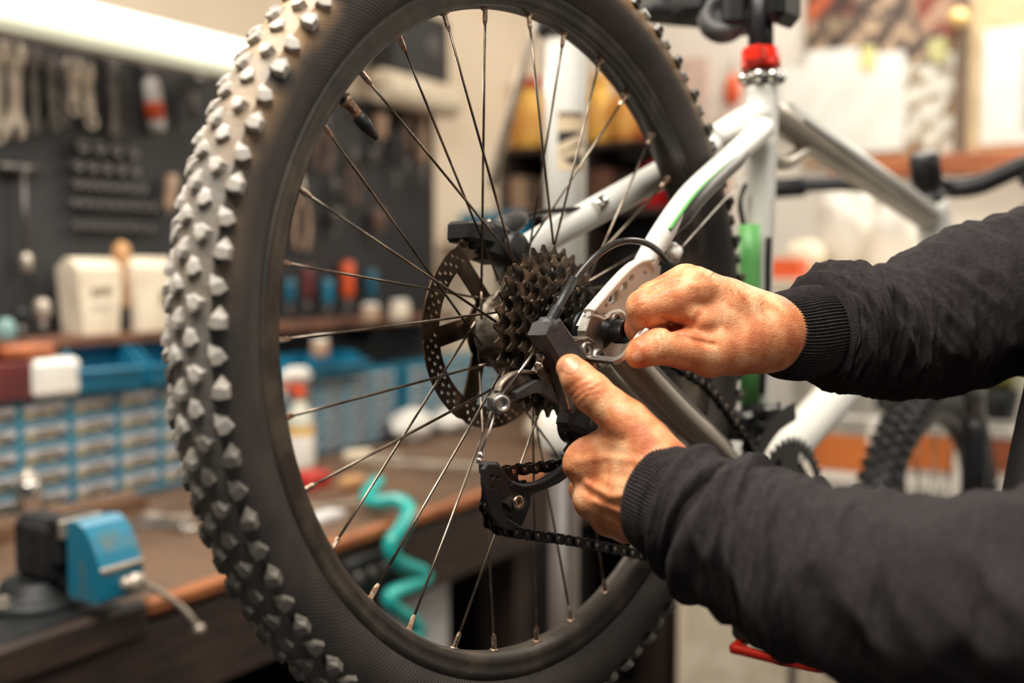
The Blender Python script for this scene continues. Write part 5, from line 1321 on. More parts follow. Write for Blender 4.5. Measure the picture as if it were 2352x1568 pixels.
# notice board with photographs and papers
a = AW(1852, -60, AB - .02); b = AW(2190, 366, AB - .02)
base = np.array([AB, (a[1] + b[1]) / 2, b[2]])
nb = wthing('notice_board', 'cork notice board crowded with photographs and white papers, upper right', 'notice board', base)
pbox(Mesh(), (AB - .02, b[1], b[2]), (AB - .001, a[1], a[2]), base, .002).obj('cork_panel', mat('cork', (178, 150, 118), (150, 122, 92), rough=.9, scale=40), nb)
random.seed(3)
def pin(px0, py0, px1, py1, name, material, d=.024, rot=0):
    p0 = AW(px0, py0, AB - d); p1 = AW(px1, py1, AB - d); c = (p0 + p1) / 2 - base
    m = Mesh(); m.box((0, 0, 0), (.0015, abs(p0[1] - p1[1]), abs(p0[2] - p1[2]))); o = m.obj(name, material, nb); o.location = c; o.rotation_euler = (rot, 0, 0)
m_ph1 = mat('photo_print_a', (176, 84, 46), (58, 40, 38), rough=.5, scale=11, mixlo=.42, mixhi=.58)
m_ph2 = mat('photo_print_b', (62, 48, 46), (196, 168, 138), rough=.5, scale=16, mixlo=.45, mixhi=.66)
m_ph3 = mat('photo_print_c', (120, 52, 40), (168, 136, 112), rough=.5, scale=10, mixlo=.45, mixhi=.6)
m_ph4 = mat('photo_print_d', (226, 224, 214), (150, 130, 104), rough=.5, scale=22, mixlo=.45, mixhi=.62)
pin(1856, -50, 1960, 60, 'photograph', m_ph1); pin(1900, 40, 2010, 130, 'photograph', m_ph2, .025, .1); pin(1960, -50, 2090, 40, 'photograph', m_ph2); pin(1990, 30, 2110, 120, 'photograph', m_ph2, .026, -.15)
pin(2090, -50, 2190, 90, 'photograph', m_ph3, .025); pin(1856, 50, 1930, 118, 'photograph', m_ph2, .025); pin(2080, 80, 2170, 140, 'photograph', m_ph2, .027, .2)
pin(2060, 110, 2130, 180, 'photograph', m_ph4, .025, -.4); pin(2120, 120, 2190, 200, 'photograph', m_ph4, .026, .3); pin(2085, 175, 2180, 260, 'photograph', m_ph4, .027, .5); pin(2080, 240, 2150, 330, 'photograph', m_ph4, .025, -.2); pin(2130, 270, 2195, 350, 'photograph', m_ph4, .026)
pin(1850, 120, 1965, 330, 'notice_sheet', m_paper, .030, .02); pin(1950, 130, 2075, 345, 'notice_sheet', m_paper, .032, -.02); pin(1790, 160, 1880, 290, 'notice_sheet', m_paper, .034)
pin(1978, 108, 2010, 160, 'sticky_note', mat('pale_yellow_note', (222, 216, 150), (214, 206, 140)), .036, .05)
pin(2135, 90, 2175, 140, 'sticky_note', mat('pale_green_note', (200, 196, 140), (190, 186, 130)), .036, -.2)
# timber sill under the boards, dark post, framed sheet
a = AW(1920, 362, AB - .06); b = AW(2600, 400, AB - .06)
zs = AW(2150, 355, AB - .06)[2]; zb = AW(2150, 402, AB - .06)[2]
base = np.array([AB, 0.3, zb])
sl = wthing('timber_rail', 'orange-brown timber rail running under the notice board', 'rail', base)
m_rail = mat('orange_brown_timber', (176, 100, 52), (140, 76, 42), rough=.45, scale=6, stretch=(1, 1, 14))
pbox(Mesh(), (AB - .06, -1.6, zb), (AB - .001, a[1] + .02, zs), base, .005).obj('rail_board', m_rail, sl)
a = AW(2198, 380, AB - .04); b = AW(2214, -80, AB - .04)
sbox('dark_post', 'slim dark post between the notice board and the framed sheet', 'post', (AB - .05, b[1] - .012, zs), (AB - .001, a[1] + .012, 2.7), mat('brown_post', (120, 98, 80), (100, 82, 68), rough=.5), .004)
a = AW(2218, 350, AB - .02); b = AW(2560, -60, AB - .02)
base = np.array([AB, (a[1] + b[1]) / 2, a[2]])
fb = wthing('framed_sheet', 'tan board with a large white printed sheet at the right edge', 'poster', base)
pbox(Mesh(), (AB - .02, b[1], a[2]), (AB - .001, a[1], b[2]), base, .002).obj('backing_board', mat('tan_board', (206, 184, 146), (192, 168, 130), rough=.7), fb)
p0 = AW(2250, 334, AB - .03); p1 = AW(2520, 40, AB - .03)
pbox(Mesh(), (AB - .026, p1[1], p0[2]), (AB - .021, p0[1], p1[2]), base, .001).obj('white_sheet', m_paper, fb)
m = Mesh(); n_ = 34
for k in range(n_):
    z = p0[2] + (p1[2] - p0[2]) * (.10 + .78 * k / n_)
    m.box((AB - .0275 - base[0], (p1[1] * .62 + p0[1] * .38) - base[1], z - base[2]), (.001, abs(p1[1] - p0[1]) * .52, .0022))
o = m.obj('printed_lines', mat('grey_print', (196, 196, 190), (186, 186, 180)), fb)
p = AW(2205, 20, AB - .06)
r = wthing('wall_bulb', 'small warm yellow knob at the top of the dark post', 'knob', (AB - .052, p[1], p[2] - .03))
m = Mesh(); m.lathe([(.004, 0), (.012, .004), (.026, .018), (.026, .03), (.014, .042), (.001, .045)], ax=(-1, 0, 0), seg=20); m.obj('knob_body', mat('warm_yellow_knob', (238, 206, 138), (230, 190, 120), rough=.4), r)

# white bags and boxes on a table in front of the end wall
tz_ = AW(1900, 600, 2.6)[2]
l_a, l_b = AW(1780, 600, 2.6)[1], AW(2330, 600, 2.6)[1]
base = np.array([2.75, (l_a + l_b) / 2, 0])
TB = wthing('packing_table', 'pale table carrying white bags behind the bicycle frame', 'table', base)
zt = AW(1900, 640, 2.6)[2]
pbox(Mesh(), (2.45, l_b - .1, zt - .03), (3.1, l_a + .1, zt), base, .004).obj('table_top', m_cloth, TB)
for aa in (2.48, 3.03):
    for ll in (l_b - .08, l_a + .04): pbox(Mesh(), (aa, ll, 0), (aa + .04, ll + .04, zt - .03), base).obj('leg', m_whitep, TB)
for i, (px, w, h, c, lb) in enumerate(((1815, .14, .10, m_cloth, 'low cream bag on the packing table'), (1915, .19, .26, m_whitep, 'large white bag standing behind the top tube'), (2030, .15, .2, m_whitep, 'white bag right of the large one'), (2120, .12, .12, m_cloth, 'small cream bag near the head tube'))):
    p = AW(px, 600, 2.62 + .1 * (i % 2)); blob('white_bag', lb, 'bag', (p[0] + .12, p[1], zt), .08, w * .42, h, c, 20 + i, .2)
p = AW(1795, 548, 2.55)
sbox('orange_carton', 'small orange-red carton next to the seat tube', 'carton', (2.5, p[1] - .06, zt), (2.58, p[1] + .03, zt + .05), m_orange, .003)
p = AW(1790, 600, 2.5)

# white rack frame with orange panels at the lower right
FA_ = 2.35
def rb(m, px0, py0, px1, py1, base, d0=0.0, d1=.03):
    p0 = AW(px0, py0, FA_); p1 = AW(px1, py1, FA_); pbox(m, (FA_ + d0, p0[1], p0[2]), (FA_ + d1, p1[1], p1[2]), base, .004); return m
p = AW(2100, 1100, FA_); base = np.array([FA_, p[1], 0.0])
WF_ = wthing('display_rack', 'white framed rack with orange panels behind the front wheel', 'rack', base)
rb(Mesh(), 1840, 952, 2400, 992, base, -.012, .04).obj('rail', m_whitep, WF_)
rb(Mesh(), 1840, 1092, 2400, 1134, base, -.012, .04).obj('rail', m_whitep, WF_)
for (x0, x1) in ((1998, 2040), (2196, 2254), (2400, 2450), (1830, 1862)):
    p0 = AW(x0, 955, FA_); p1 = AW(x1, 1000, FA_)
    pbox(Mesh(), (FA_ - .02, p0[1], 0), (FA_ + .04, p1[1], p0[2]), base, .004).obj('post', m_whitep, WF_)
m_or = mat('orange_panel', (206, 118, 52), (194, 106, 46), rough=.5, scale=5)
rb(Mesh(), 1862, 996, 2000, 1092, base, .02, .03).obj('orange_panel', m_or, WF_)
rb(Mesh(), 2040, 996, 2198, 1092, base, .02, .03).obj('orange_panel', m_or, WF_)
rb(Mesh(), 2254, 1008, 2400, 1100, base, .02, .03).obj('orange_panel', mat('rust_panel', (160, 88, 54), (146, 78, 48), rough=.5), WF_)
rb(Mesh(), 1862, 1140, 2400, 1500, base, .02, .03).obj('lower_panel', m_cream, WF_)
# dark uprights of parked things on the rack
zt2 = AW(2100, 952, FA_)[2]
for i, (px, w, lb) in enumerate(((2034, 34, 'dark upright tube standing on the white rack, left'), (2228, 36, 'dark upright tube standing on the white rack, right'))):
    p = AW(px, 900, FA_ + .02); k = 2.75 / FPX
    sbox('dark_tube', lb, 'tube', (FA_ + .0, p[1] - w * k / 2, zt2 + .001), (FA_ + .035, p[1] + w * k / 2, zt2 + .30), m_castdark, .008)
p = AW(2298, 900, FA_ + .02)
r = wthing('potted_plant', 'small olive-green potted plant on the rack at the right', 'plant', (FA_ + .02, p[1], zt2 + .001))
m = Mesh(); m.lathe([(.028, 0), (.038, .06), (.036, .062), (.03, .055)], seg=18); m.obj('pot', m_castdark, r)
m = Mesh(); random.seed(5)
for k in range(46):
    a_ = random.random() * 2 * PI; e_ = random.uniform(.3, 1.4); L2 = random.uniform(.04, .09)
    d_ = np.array([math.cos(a_) * math.cos(e_), math.sin(a_) * math.cos(e_), math.sin(e_)]); sd = np.cross(d_, (0, 0, 1)); sd /= np.linalg.norm(sd) + 1e-9
    o_ = np.array([0, 0, .055]); m.add([o_, o_ + d_ * L2 * .5 + sd * .008, o_ + d_ * L2, o_ + d_ * L2 * .5 - sd * .008], [(0, 1, 2, 3)])
o = m.obj('foliage', mat('olive_leaf', (132, 128, 70), (104, 104, 56), rough=.6), r); o['kind'] = 'stuff'

# ---- lower right: cream cabinet and red-rimmed tray
a = AW(1555, 1350, 1.9); b = AW(1900, 1350, 1.9)
base = np.array([2.1, (a[1] + b[1]) / 2, 0])
cz = AW(1700, 1270, 1.9)[2]
cc_ = wthing('cream_cabinet', 'plain cream floor cabinet beneath the forearm', 'cabinet', base)
pbox(Mesh(), (1.9, b[1], 0.05), (2.28, a[1], cz), base, .006).obj('cabinet_body', m_cream, cc_)
pbox(Mesh(), (1.895, b[1] + .02, 0.10), (1.902, a[1] - .02, cz - .04), base, .002).obj('door', m_cloth, cc_)
m = Mesh(); m.box((1.885 - base[0], b[1] + .06 - base[1], cz - .22), (.012, .012, .10), bev=.003); m.obj('handle', m_alu, cc_)
# ---- repair stand
DP = 1.42
px_ = 1298
pt_ = W(px_, 560, DP)
base = np.array([pt_[0], pt_[1], 0.0])
st_m = Matrix.Translation(Vector(base))
RS = empty('repair_stand', 'white bicycle repair stand pole with a tan and black sticker, seen through the wheel', 'repair stand', st_m)
zj = W(1298, 985, DP)[2]
m = Mesh(); m.lathe([(0.0285, zj), (0.0285, 2.10)], seg=40); m.obj('upper_pole', m_white, RS)
m = Mesh(); m.lathe([(0.0330, zj - 0.03), (0.0345, zj - 0.028), (0.0345, zj + 0.03), (0.0300, zj + 0.032)], seg=32); m.obj('pole_collar', m_whitep, RS)
m = Mesh(); m.lathe([(0.0215, 0.03), (0.0215, zj)], seg=32); m.obj('lower_pole', mat('brown_grey_tube', (84, 74, 68), (66, 58, 54), rough=.4, scale=8), RS)
m = Mesh(); m.lathe([(0.26, 0), (0.27, 0.004), (0.27, 0.014), (0.10, 0.022), (0.035, 0.05), (0.030, 0.10)], seg=40); m.obj('base_plate', m_black, RS)
# sticker wrapped round the pole
cdir = CAM - np.array([base[0], base[1], CZ]); phi0 = math.atan2(cdir[1], cdir[0])
def wrap(u0, u1, z0a, z1a, z0b, z1b, r, n=12):
    """patch between angles u0..u1 (radians, right is positive); edges z at the left (a) and right (b)"""
    A = []
    for k in range(n + 1):
        t = k / n; u = phi0 + (u0 + (u1 - u0) * t)
        A.append([(r * math.cos(u), r * math.sin(u), z0a + (z0b - z0a) * t), (r * math.cos(u), r * math.sin(u), z1a + (z1b - z1a) * t)])
    return np.array(A)
def zpx(py): return W(px_, py, DP - .028)[2]
m = Mesh(); m.grid(wrap(-.38, 1.05, zpx(392), zpx(258), zpx(392), zpx(258), .0290)); st_ = m.obj('sticker', mat('tan_sticker', (214, 192, 160), (206, 182, 150), rough=.5), RS)
m = Mesh()
m.grid(wrap(-.36, .92, zpx(334), zpx(304), zpx(303), zpx(302), .0293)); m.grid(wrap(-.12, .85, zpx(368), zpx(366), zpx(392), zpx(352), .0293))
m.grid(wrap(-.30, .95, zpx(357), zpx(353), zpx(330), zpx(322), .0294))
st2 = m.obj('sticker_stripes', m_black, st_)
m = Mesh()
for k in range(9):
    u = -.30 + k * .14; m.grid(wrap(u, u + .09, zpx(272), zpx(260), zpx(272), zpx(260), .0293, 2))
m.obj('sticker_lettering', m_castdark, st_)
# arm and clamp reaching the seat post
sp_top = HUB + RB @ np.array([0.4025, 0, 0.345])
arm0 = np.array([base[0], base[1], W(1298, -10, DP)[2]])
rel = lambda p: np.array(p) - base
m = Mesh(); m.lathe([(0.036, -0.06), (0.040, -0.055), (0.040, 0.055), (0.036, 0.06)], o=rel(arm0), seg=28); m.obj('arm_bracket', m_black, RS)
e0 = W(1478, 14, 1.30); e1_ = W(1600, 18, 1.20)
m = Mesh(); m.tube([rel(arm0), rel(e0), rel(W(1600, 20, 1.2))], 0.020, seg=20); m.obj('stand_arm', m_castdark, RS)
m = Mesh(); m.box(rel(W(1545, 16, 1.20)), (.075, .06, .030), R=Matrix.Rotation(R_(-28), 3, 'Z'), bev=.005); m.obj('clamp_scale_plate', m_greyplastic, RS)
m = Mesh(); m.box(rel(W(1600, 42, 1.19)), (.15, .05, .010), R=Matrix.Rotation(R_(-28), 3, 'Z'), bev=.003); m.obj('clamp_rail', m_black, RS)
cx_ = sp_top
m = Mesh(); m.box(rel(W(1640, 12, 1.15)), (.09, .055, .040), R=Matrix.Rotation(R_(-28), 3, 'Z'), bev=.010)
m.box(rel(cx_) + np.array([0.0, 0.026, 0.0]), (.055, .028, .075), bev=.010); m.obj('clamp_body', m_black, RS)
m = Mesh(); m.box(rel(cx_) + np.array([0.0, -0.026, 0.0]), (.055, .024, .075), bev=.010)
m.lathe([(.003, .018), (.009, .018), (.011, .012), (.011, 0)], o=rel(cx_) + np.array([-0.005, -.036, .018]), ax=(-.4, -1, 0), seg=16); m.obj('clamp_jaw', m_blackmetal, RS)
ko = W(1662, 36, 1.12); ka = Vector(CAM - ko).normalized()
ka = Vector((ka.x, ka.y, 0.25)).normalized()
m = Mesh(); m.lathe([(.010, -.045), (.012, -.018), (.026, -.014), (.0285, -.008), (.0285, .004), (.025, .010), (.014, .012), (.012, .006), (.001, .006)], o=rel(ko), ax=ka, seg=36); m.obj('clamp_knob', m_greyplastic, RS)
# leaning steel rod behind the wheel
q0 = W(1128, 428, 1.9); q1 = W(1232, 40, 1.9)
base = q0.copy()
# (a straight steel rod hung from the ceiling rail, seen at a slant)
m = Mesh(); dd_ = (q1 - q0) / np.linalg.norm(q1 - q0); m.tube([np.zeros(3), dd_ * .62], 0.0085, seg=14)
o = m.obj('steel_rod', m_oldsteel); single(o, 'slanting grey steel rod hanging behind the upper spokes', 'rod', Matrix.Translation(Vector(base)))
# orange reflector on the bench side
p = LW(1546, 992, .35)
# ------------------------------------------------------------------ the mechanic: hands, sleeves, torso
def cs(px, py, d): return np.array([(px - 1176) / FPX * d, -(py - 784) / FPX * d, -d])
def surface_nets(vol, org, h):
    """zero surface of a sampled distance field, one vertex per mixed cell"""
    s = vol < 0
    c = np.zeros(tuple(n - 1 for n in vol.shape), np.int8)
    for dx in (0, 1):
        for dy in (0, 1):
            for dz in (0, 1): c += s[dx:dx + c.shape[0], dy:dy + c.shape[1], dz:dz + c.shape[2]]
    mixed = (c > 0) & (c < 8); ii = np.argwhere(mixed); N = len(ii)
    idx = -np.ones(c.shape, np.int64); idx[tuple(ii.T)] = np.arange(N)
    acc = np.zeros((N, 3)); cnt = np.zeros(N)
    cor = [(x, y, z) for x in (0, 1) for y in (0, 1) for z in (0, 1)]
    for a in range(8):
        for b in range(a + 1, 8):
            df = np.abs(np.array(cor[a]) - np.array(cor[b]))
            if df.sum() != 1: continue
            va = vol[tuple((ii + cor[a]).T)]; vb = vol[tuple((ii + cor[b]).T)]
            m = (va < 0) != (vb < 0)
            t = np.where(m, va / np.where(m, va - vb, 1), 0)
            p = np.array(cor[a])[None] + t[:, None] * (np.array(cor[b]) - np.array(cor[a]))[None]
            acc += p * m[:, None]; cnt += m
    V = (ii + acc / cnt[:, None]) * h + org
    F = []
    for ax in range(3):
        o = [i for i in range(3) if i != ax]
        sl0 = [slice(None)] * 3; sl1 = [slice(None)] * 3
        sl0[ax] = slice(0, -1); sl1[ax] = slice(1, None)
        d = s[tuple(sl0)] != s[tuple(sl1)]
        e = np.argwhere(d)
        e = e[(e[:, o[0]] > 0) & (e[:, o[1]] > 0) & (e[:, o[0]] < vol.shape[o[0]] - 1) & (e[:, o[1]] < vol.shape[o[1]] - 1)]
        q = []
        for (p0, p1) in ((-1, -1), (0, -1), (0, 0), (-1, 0)):
            k = e.copy(); k[:, o[0]] += p0; k[:, o[1]] += p1; q.append(idx[tuple(k.T)])
        F.append(np.stack(q, 1))
    F = np.concatenate(F); F = F[(F >= 0).all(1)]
    return V, F
def smin(a, b, k):
    h = np.clip(0.5 + 0.5 * (b - a) / k, 0, 1); return b + (a - b) * h - k * h * (1 - h)
def hand(chains, lines, lo, hi, h=0.0011):
    """chains: (list of (px, py, depth, radius px), blend); lines: (points px, width px, amp m)"""
    ax = [np.arange(lo[i], hi[i], h, dtype=np.float32) for i in range(3)]
    X, Y, Z = np.meshgrid(*ax, indexing='ij')
    vol = None
    for pts, k in chains:
        d = None
        for i in range(len(pts) - 1):
            a = cs(*pts[i][:3]); b = cs(*pts[i + 1][:3]); ra = pts[i][3] * pts[i][2] / FPX; rb_ = pts[i + 1][3] * pts[i + 1][2] / FPX
            ba = (b - a); L2 = ba @ ba
            t = np.clip(((X - a[0]) * ba[0] + (Y - a[1]) * ba[1] + (Z - a[2]) * ba[2]) / L2, 0, 1)
            dd = np.sqrt((X - a[0] - t * ba[0]) ** 2 + (Y - a[1] - t * ba[1]) ** 2 + (Z - a[2] - t * ba[2]) ** 2) - (ra + (rb_ - ra) * t)
            d = dd if d is None else smin(d, dd, 0.003)
        vol = d if vol is None else smin(vol, d, k)
    # lines pressed into or raised from the surface facing outwards
    PX_ = 1176 + FPX * X / -Z; PY_ = 784 - FPX * Y / -Z
    near = np.abs(vol) < 0.006
    px = PX_[near]; py = PY_[near]; add = np.zeros(px.shape, np.float32)
    for pts, w, amp in lines:
        best = None
        for i in range(len(pts) - 1):
            x0, y0 = pts[i]; x1, y1 = pts[i + 1]; l2 = (x1 - x0) ** 2 + (y1 - y0) ** 2
            t = np.clip(((px - x0) * (x1 - x0) + (py - y0) * (y1 - y0)) / l2, 0, 1)
            dd = (px - x0 - t * (x1 - x0)) ** 2 + (py - y0 - t * (y1 - y0)) ** 2
            best = dd if best is None else np.minimum(best, dd)
        add += amp * np.exp(-best / (w * w))
    vol[near] += add
    V, F = surface_nets(vol, np.array(lo), h)
    for _ in range(2):                       # light smoothing
        acc = np.zeros_like(V); n = np.zeros(len(V))
        for a in range(4):
            np.add.at(acc, F[:, a], V[F[:, (a + 1) % 4]]); np.add.at(n, F[:, a], 1)
            np.add.at(acc, F[:, (a + 1) % 4], V[F[:, a]]); np.add.at(n, F[:, (a + 1) % 4], 1)
        V = V * 0.6 + 0.4 * acc / n[:, None]
    return V @ G + CAM, F
def bounds(chains, pad=0.012):
    P_ = []; 
    for pts, k in chains:
        for p in pts:
            c = cs(*p[:3]); r = p[3] * p[2] / FPX; P_ += [c - r, c + r]
    P_ = np.array(P_); return P_.min(0) - pad, P_.max(0) + pad

# his right hand (upper in the view), pinching the hex key between thumb and bent index finger
RH = [
    ([(1960, 765, .785, 72), (1800, 768, .752, 78), (1735, 760, .745, 84), (1670, 735, .740, 82)], .004),
    ([(1750, 758, .745, 82), (1660, 706, .735, 66), (1592, 668, .727, 58)], .010),
    ([(1755, 772, .740, 82), (1690, 790, .730, 72), (1632, 806, .722, 60)], .008),
    ([(1600, 690, .735, 62), (1650, 730, .730, 66)], .006),
    ([(1632, 806, .720, 58), (1572, 801, .713, 46), (1512, 796, .706, 41), (1474, 809, .702, 35), (1462, 818, .702, 27)], .004),
    ([(1592, 672, .724, 57), (1530, 695, .716, 47), (1482, 706, .714, 45)], .003),
    ([(1482, 712, .716, 43), (1472, 752, .727, 36), (1478, 778, .732, 29)], .0025),
    ([(1580, 716, .718, 38), (1612, 738, .718, 42)], .003),
    ([(1575, 655, .748, 50), (1500, 690, .748, 42), (1492, 750, .750, 34), (1530, 772, .752, 28)], .0018),
    ([(1612, 665, .768, 48), (1545, 705, .774, 38), (1545, 752, .772, 31), (1585, 768, .765, 27)], .0015),
    ([(1650, 690, .780, 44), (1590, 720, .790, 34), (1590, 756, .788, 29), (1630, 765, .775, 25)], .0015),
]
RL = [([(1496, 671), (1520, 661), (1556, 648)], 5, .0016), ([(1522, 728), (1534, 732), (1540, 742)], 6, .0022),
      ([(1576, 740), (1556, 752), (1540, 762)], 7, .0020), ([(1606, 722), (1596, 740), (1584, 752)], 8, .0014),
      ([(1560, 772), (1600, 784), (1640, 792)], 6, .0016), ([(1455, 722), (1452, 735), (1475, 742)], 5, .0008),
      ([(1508, 765), (1514, 790), (1512, 825)], 3, .0008), ([(1520, 762), (1527, 790), (1524, 828)], 3, .0009), ([(1532, 765), (1538, 792), (1536, 828)], 3, .0007), ([(1545, 770), (1550, 800), (1548, 825)], 3, .0004),
      ([(1590, 650), (1680, 660), (1740, 700)], 14, -.0010), ([(1600, 700), (1650, 690), (1720, 730)], 12, .0008), ([(1575, 640), (1600, 660), (1610, 680)], 12, -.0008),
      ([(1450, 700), (1462, 690), (1475, 686)], 3, .0004), ([(1448, 712), (1462, 704), (1480, 700)], 3, .0004)]
# his left hand (lower), thumb pushing up against the derailleur body, back of the hand to the camera
LH = [
    ([(1660, 1190, .622, 82), (1540, 1138, .650, 94), (1470, 1105, .668, 84)], .004),
    ([(1526, 1078, .660, 66), (1420, 1068, .680, 58), (1346, 1068, .690, 52)], .008),
    ([(1520, 1130, .655, 84), (1440, 1140, .668, 64), (1364, 1146, .684, 48)], .006),
    ([(1515, 1172, .656, 80), (1450, 1178, .672, 56), (1400, 1188, .684, 44)], .006),
    ([(1512, 1196, .662, 64), (1470, 1206, .676, 46), (1436, 1208, .688, 38)], .006),
    ([(1508, 1070, .660, 66), (1478, 1018, .664, 62), (1440, 972, .668, 52)], .010),
    ([(1440, 972, .668, 52), (1402, 938, .671, 46), (1358, 900, .674, 46), (1328, 868, .677, 40), (1310, 845, .680, 33)], .006),
    ([(1450, 1000, .672, 46), (1400, 1030, .682, 50), (1360, 1046, .688, 44)], .010),
    ([(1344, 1066, .690, 50), (1338, 1056, .722, 34), (1384, 1040, .742, 26)], .003),
    ([(1362, 1146, .686, 46), (1344, 1122, .722, 36), (1368, 1070, .745, 30)], .002),
    ([(1398, 1188, .686, 42), (1388, 1170, .722, 34), (1402, 1118, .745, 28)], .002),
    ([(1436, 1208, .688, 37), (1428, 1196, .720, 30), (1436, 1150, .742, 26)], .002),
]
LL = [([(1312, 912), (1330, 892), (1350, 884), (1372, 872)], 4, .0007), ([(1322, 918), (1340, 900), (1362, 894), (1380, 884)], 4, .0008), ([(1334, 925), (1352, 908), (1372, 904)], 4, .0006),
      ([(1303, 896), (1322, 880), (1345, 868)], 4, .0004), ([(1345, 1108), (1400, 1140), (1480, 1136)], 9, -.0016), ([(1366, 1150), (1420, 1172), (1480, 1200)], 8, -.0014),
      ([(1350, 1128), (1390, 1158), (1460, 1172)], 8, .0012), ([(1390, 1176), (1430, 1196), (1480, 1226)], 7, .0010), ([(1305, 1092), (1318, 1100), (1330, 1104)], 9, .0012),
      ([(1372, 978), (1390, 1000), (1430, 1010)], 12, .0008), ([(1330, 1058), (1390, 1050), (1470, 1060)], 10, -.0008), ([(1400, 1090), (1440, 1096), (1480, 1100)], 12, .0006)]
def skin_material():
    m = bpy.data.materials.new('skin'); m.use_nodes = True; nt = m.node_tree; b = nt.nodes['Principled BSDF']
    tc = nt.nodes.new('ShaderNodeTexCoord')
    n1 = nt.nodes.new('ShaderNodeTexNoise'); n1.inputs['Scale'].default_value = 58; n1.inputs['Detail'].default_value = 3
    n2 = nt.nodes.new('ShaderNodeTexNoise'); n2.inputs['Scale'].default_value = 420; n2.inputs['Detail'].default_value = 3
    n3 = nt.nodes.new('ShaderNodeTexVoronoi'); n3.inputs['Scale'].default_value = 900
    for n in (n1, n2, n3): nt.links.new(tc.outputs['Object'], n.inputs['Vector'])
    cr = nt.nodes.new('ShaderNodeValToRGB'); e = cr.color_ramp.elements
    e[0].position = 0.33; e[0].color = srgb(198, 112, 72); e[1].position = 0.68; e[1].color = srgb(246, 188, 142)
    x = e.new(0.5); x.color = srgb(228, 150, 102)
    nt.links.new(n1.outputs['Fac'], cr.inputs[0]); nt.links.new(cr.outputs[0], b.inputs['Base Color'])
    b.inputs['Roughness'].default_value = 0.42; b.inputs['Specular IOR Level'].default_value = 0.45
    b.inputs['Subsurface Weight'].default_value = 0.25; b.inputs['Subsurface Radius'].default_value = (0.010, 0.003, 0.0015); b.inputs['Subsurface Scale'].default_value = 0.5
    bp = nt.nodes.new('ShaderNodeBump'); bp.inputs['Strength'].default_value = 0.42; bp.inputs['Distance'].default_value = 0.0006
    ad = nt.nodes.new('ShaderNodeMath'); ad.operation = 'ADD'
    nt.links.new(n2.outputs['Fac'], ad.inputs[0]); nt.links.new(n3.outputs['Distance'], ad.inputs[1])
    nt.links.new(ad.outputs[0], bp.inputs['Height']); nt.links.new(bp.outputs[0], b.inputs['Normal'])
    return m
m_skin = skin_material()
m_nail = mat('fingernail', (222, 156, 120), (206, 134, 98), rough=0.3, scale=60)
m_hood = mat('charcoal_fleece', (52, 47, 48), (43, 40, 41), rough=0.95, scale=260, bump=0.35, bscale=900, spec=0.15)
m_rib = mat('charcoal_rib_knit', (58, 53, 53), (46, 42, 43), rough=0.95, scale=300, bump=0.3, bscale=1200, spec=0.15)
p_base = W(2870, 1300, .74); p_base[2] = 0.0
PRS = empty('person', 'person in a charcoal hoodie, both bare hands working on the derailleur with a hex key', 'person', Matrix.Translation(Vector(p_base)))
def tmp_obj(m):
    return m.obj('tmp', m_skin)
pieces = []
for ch, ln in ((RH, RL), (LH, LL)):
    lo, hi = bounds(ch)
    V, F = hand(ch, ln, lo, hi)
    pieces.append(tmp_obj(Mesh().add(V - p_base, F.tolist(), True)))
# arms and trunk carry on inside the clothes, fused with the hands into one surface
def wr(px, py, d): return W(px, py, d) - p_base
sh_r = np.array([0.02, 0.10, 1.40]); sh_l = np.array([0.02, -0.10, 1.40])
def arm(pts, r):
    m = Mesh(); m.tube(spline(pts, 6), r, seg=24, smooth=True); return tmp_obj(m)
pieces.append(arm([wr(1925, 765, .776), wr(2300, 690, .84), wr(2600, 600, .90), sh_r], .024))
pieces.append(arm([wr(1630, 1176, .624), wr(1900, 1320, .585), wr(2300, 1380, .52), wr(2700, 1250, .60), sh_l], .026))
m = Mesh(); m.lathe([(0.10, .80), (.13, .95), (.135, 1.15), (.13, 1.35), (.10, 1.46), (.05, 1.5)], o=(0.02, 0, 0), seg=40); pieces.append(tmp_obj(m))
body = pieces[0]
for pc_ in pieces[1:]:
    md = body.modifiers.new('fuse', 'BOOLEAN'); md.operation = 'UNION'; md.object = pc_
    try: md.solver = 'MANIFOLD'
    except Exception: md.solver = 'EXACT'
dg = bpy.context.evaluated_depsgraph_get()
fused = bpy.data.meshes.new_from_object(body.evaluated_get(dg))
body.modifiers.clear()
for pc_ in pieces: bpy.data.objects.remove(pc_)
fused.name = 'body'; fused.polygons.foreach_set('use_smooth', [True] * len(fused.polygons))
if not fused.materials: fused.materials.append(m_skin)
body = bpy.data.objects.new('body', fused); COL.objects.link(body); body.parent = PRS
bodyM = Mesh(); bodyM.v = [tuple(v.co) for v in fused.vertices]; bodyM.f = [tuple(p.vertices) for p in fused.polygons]

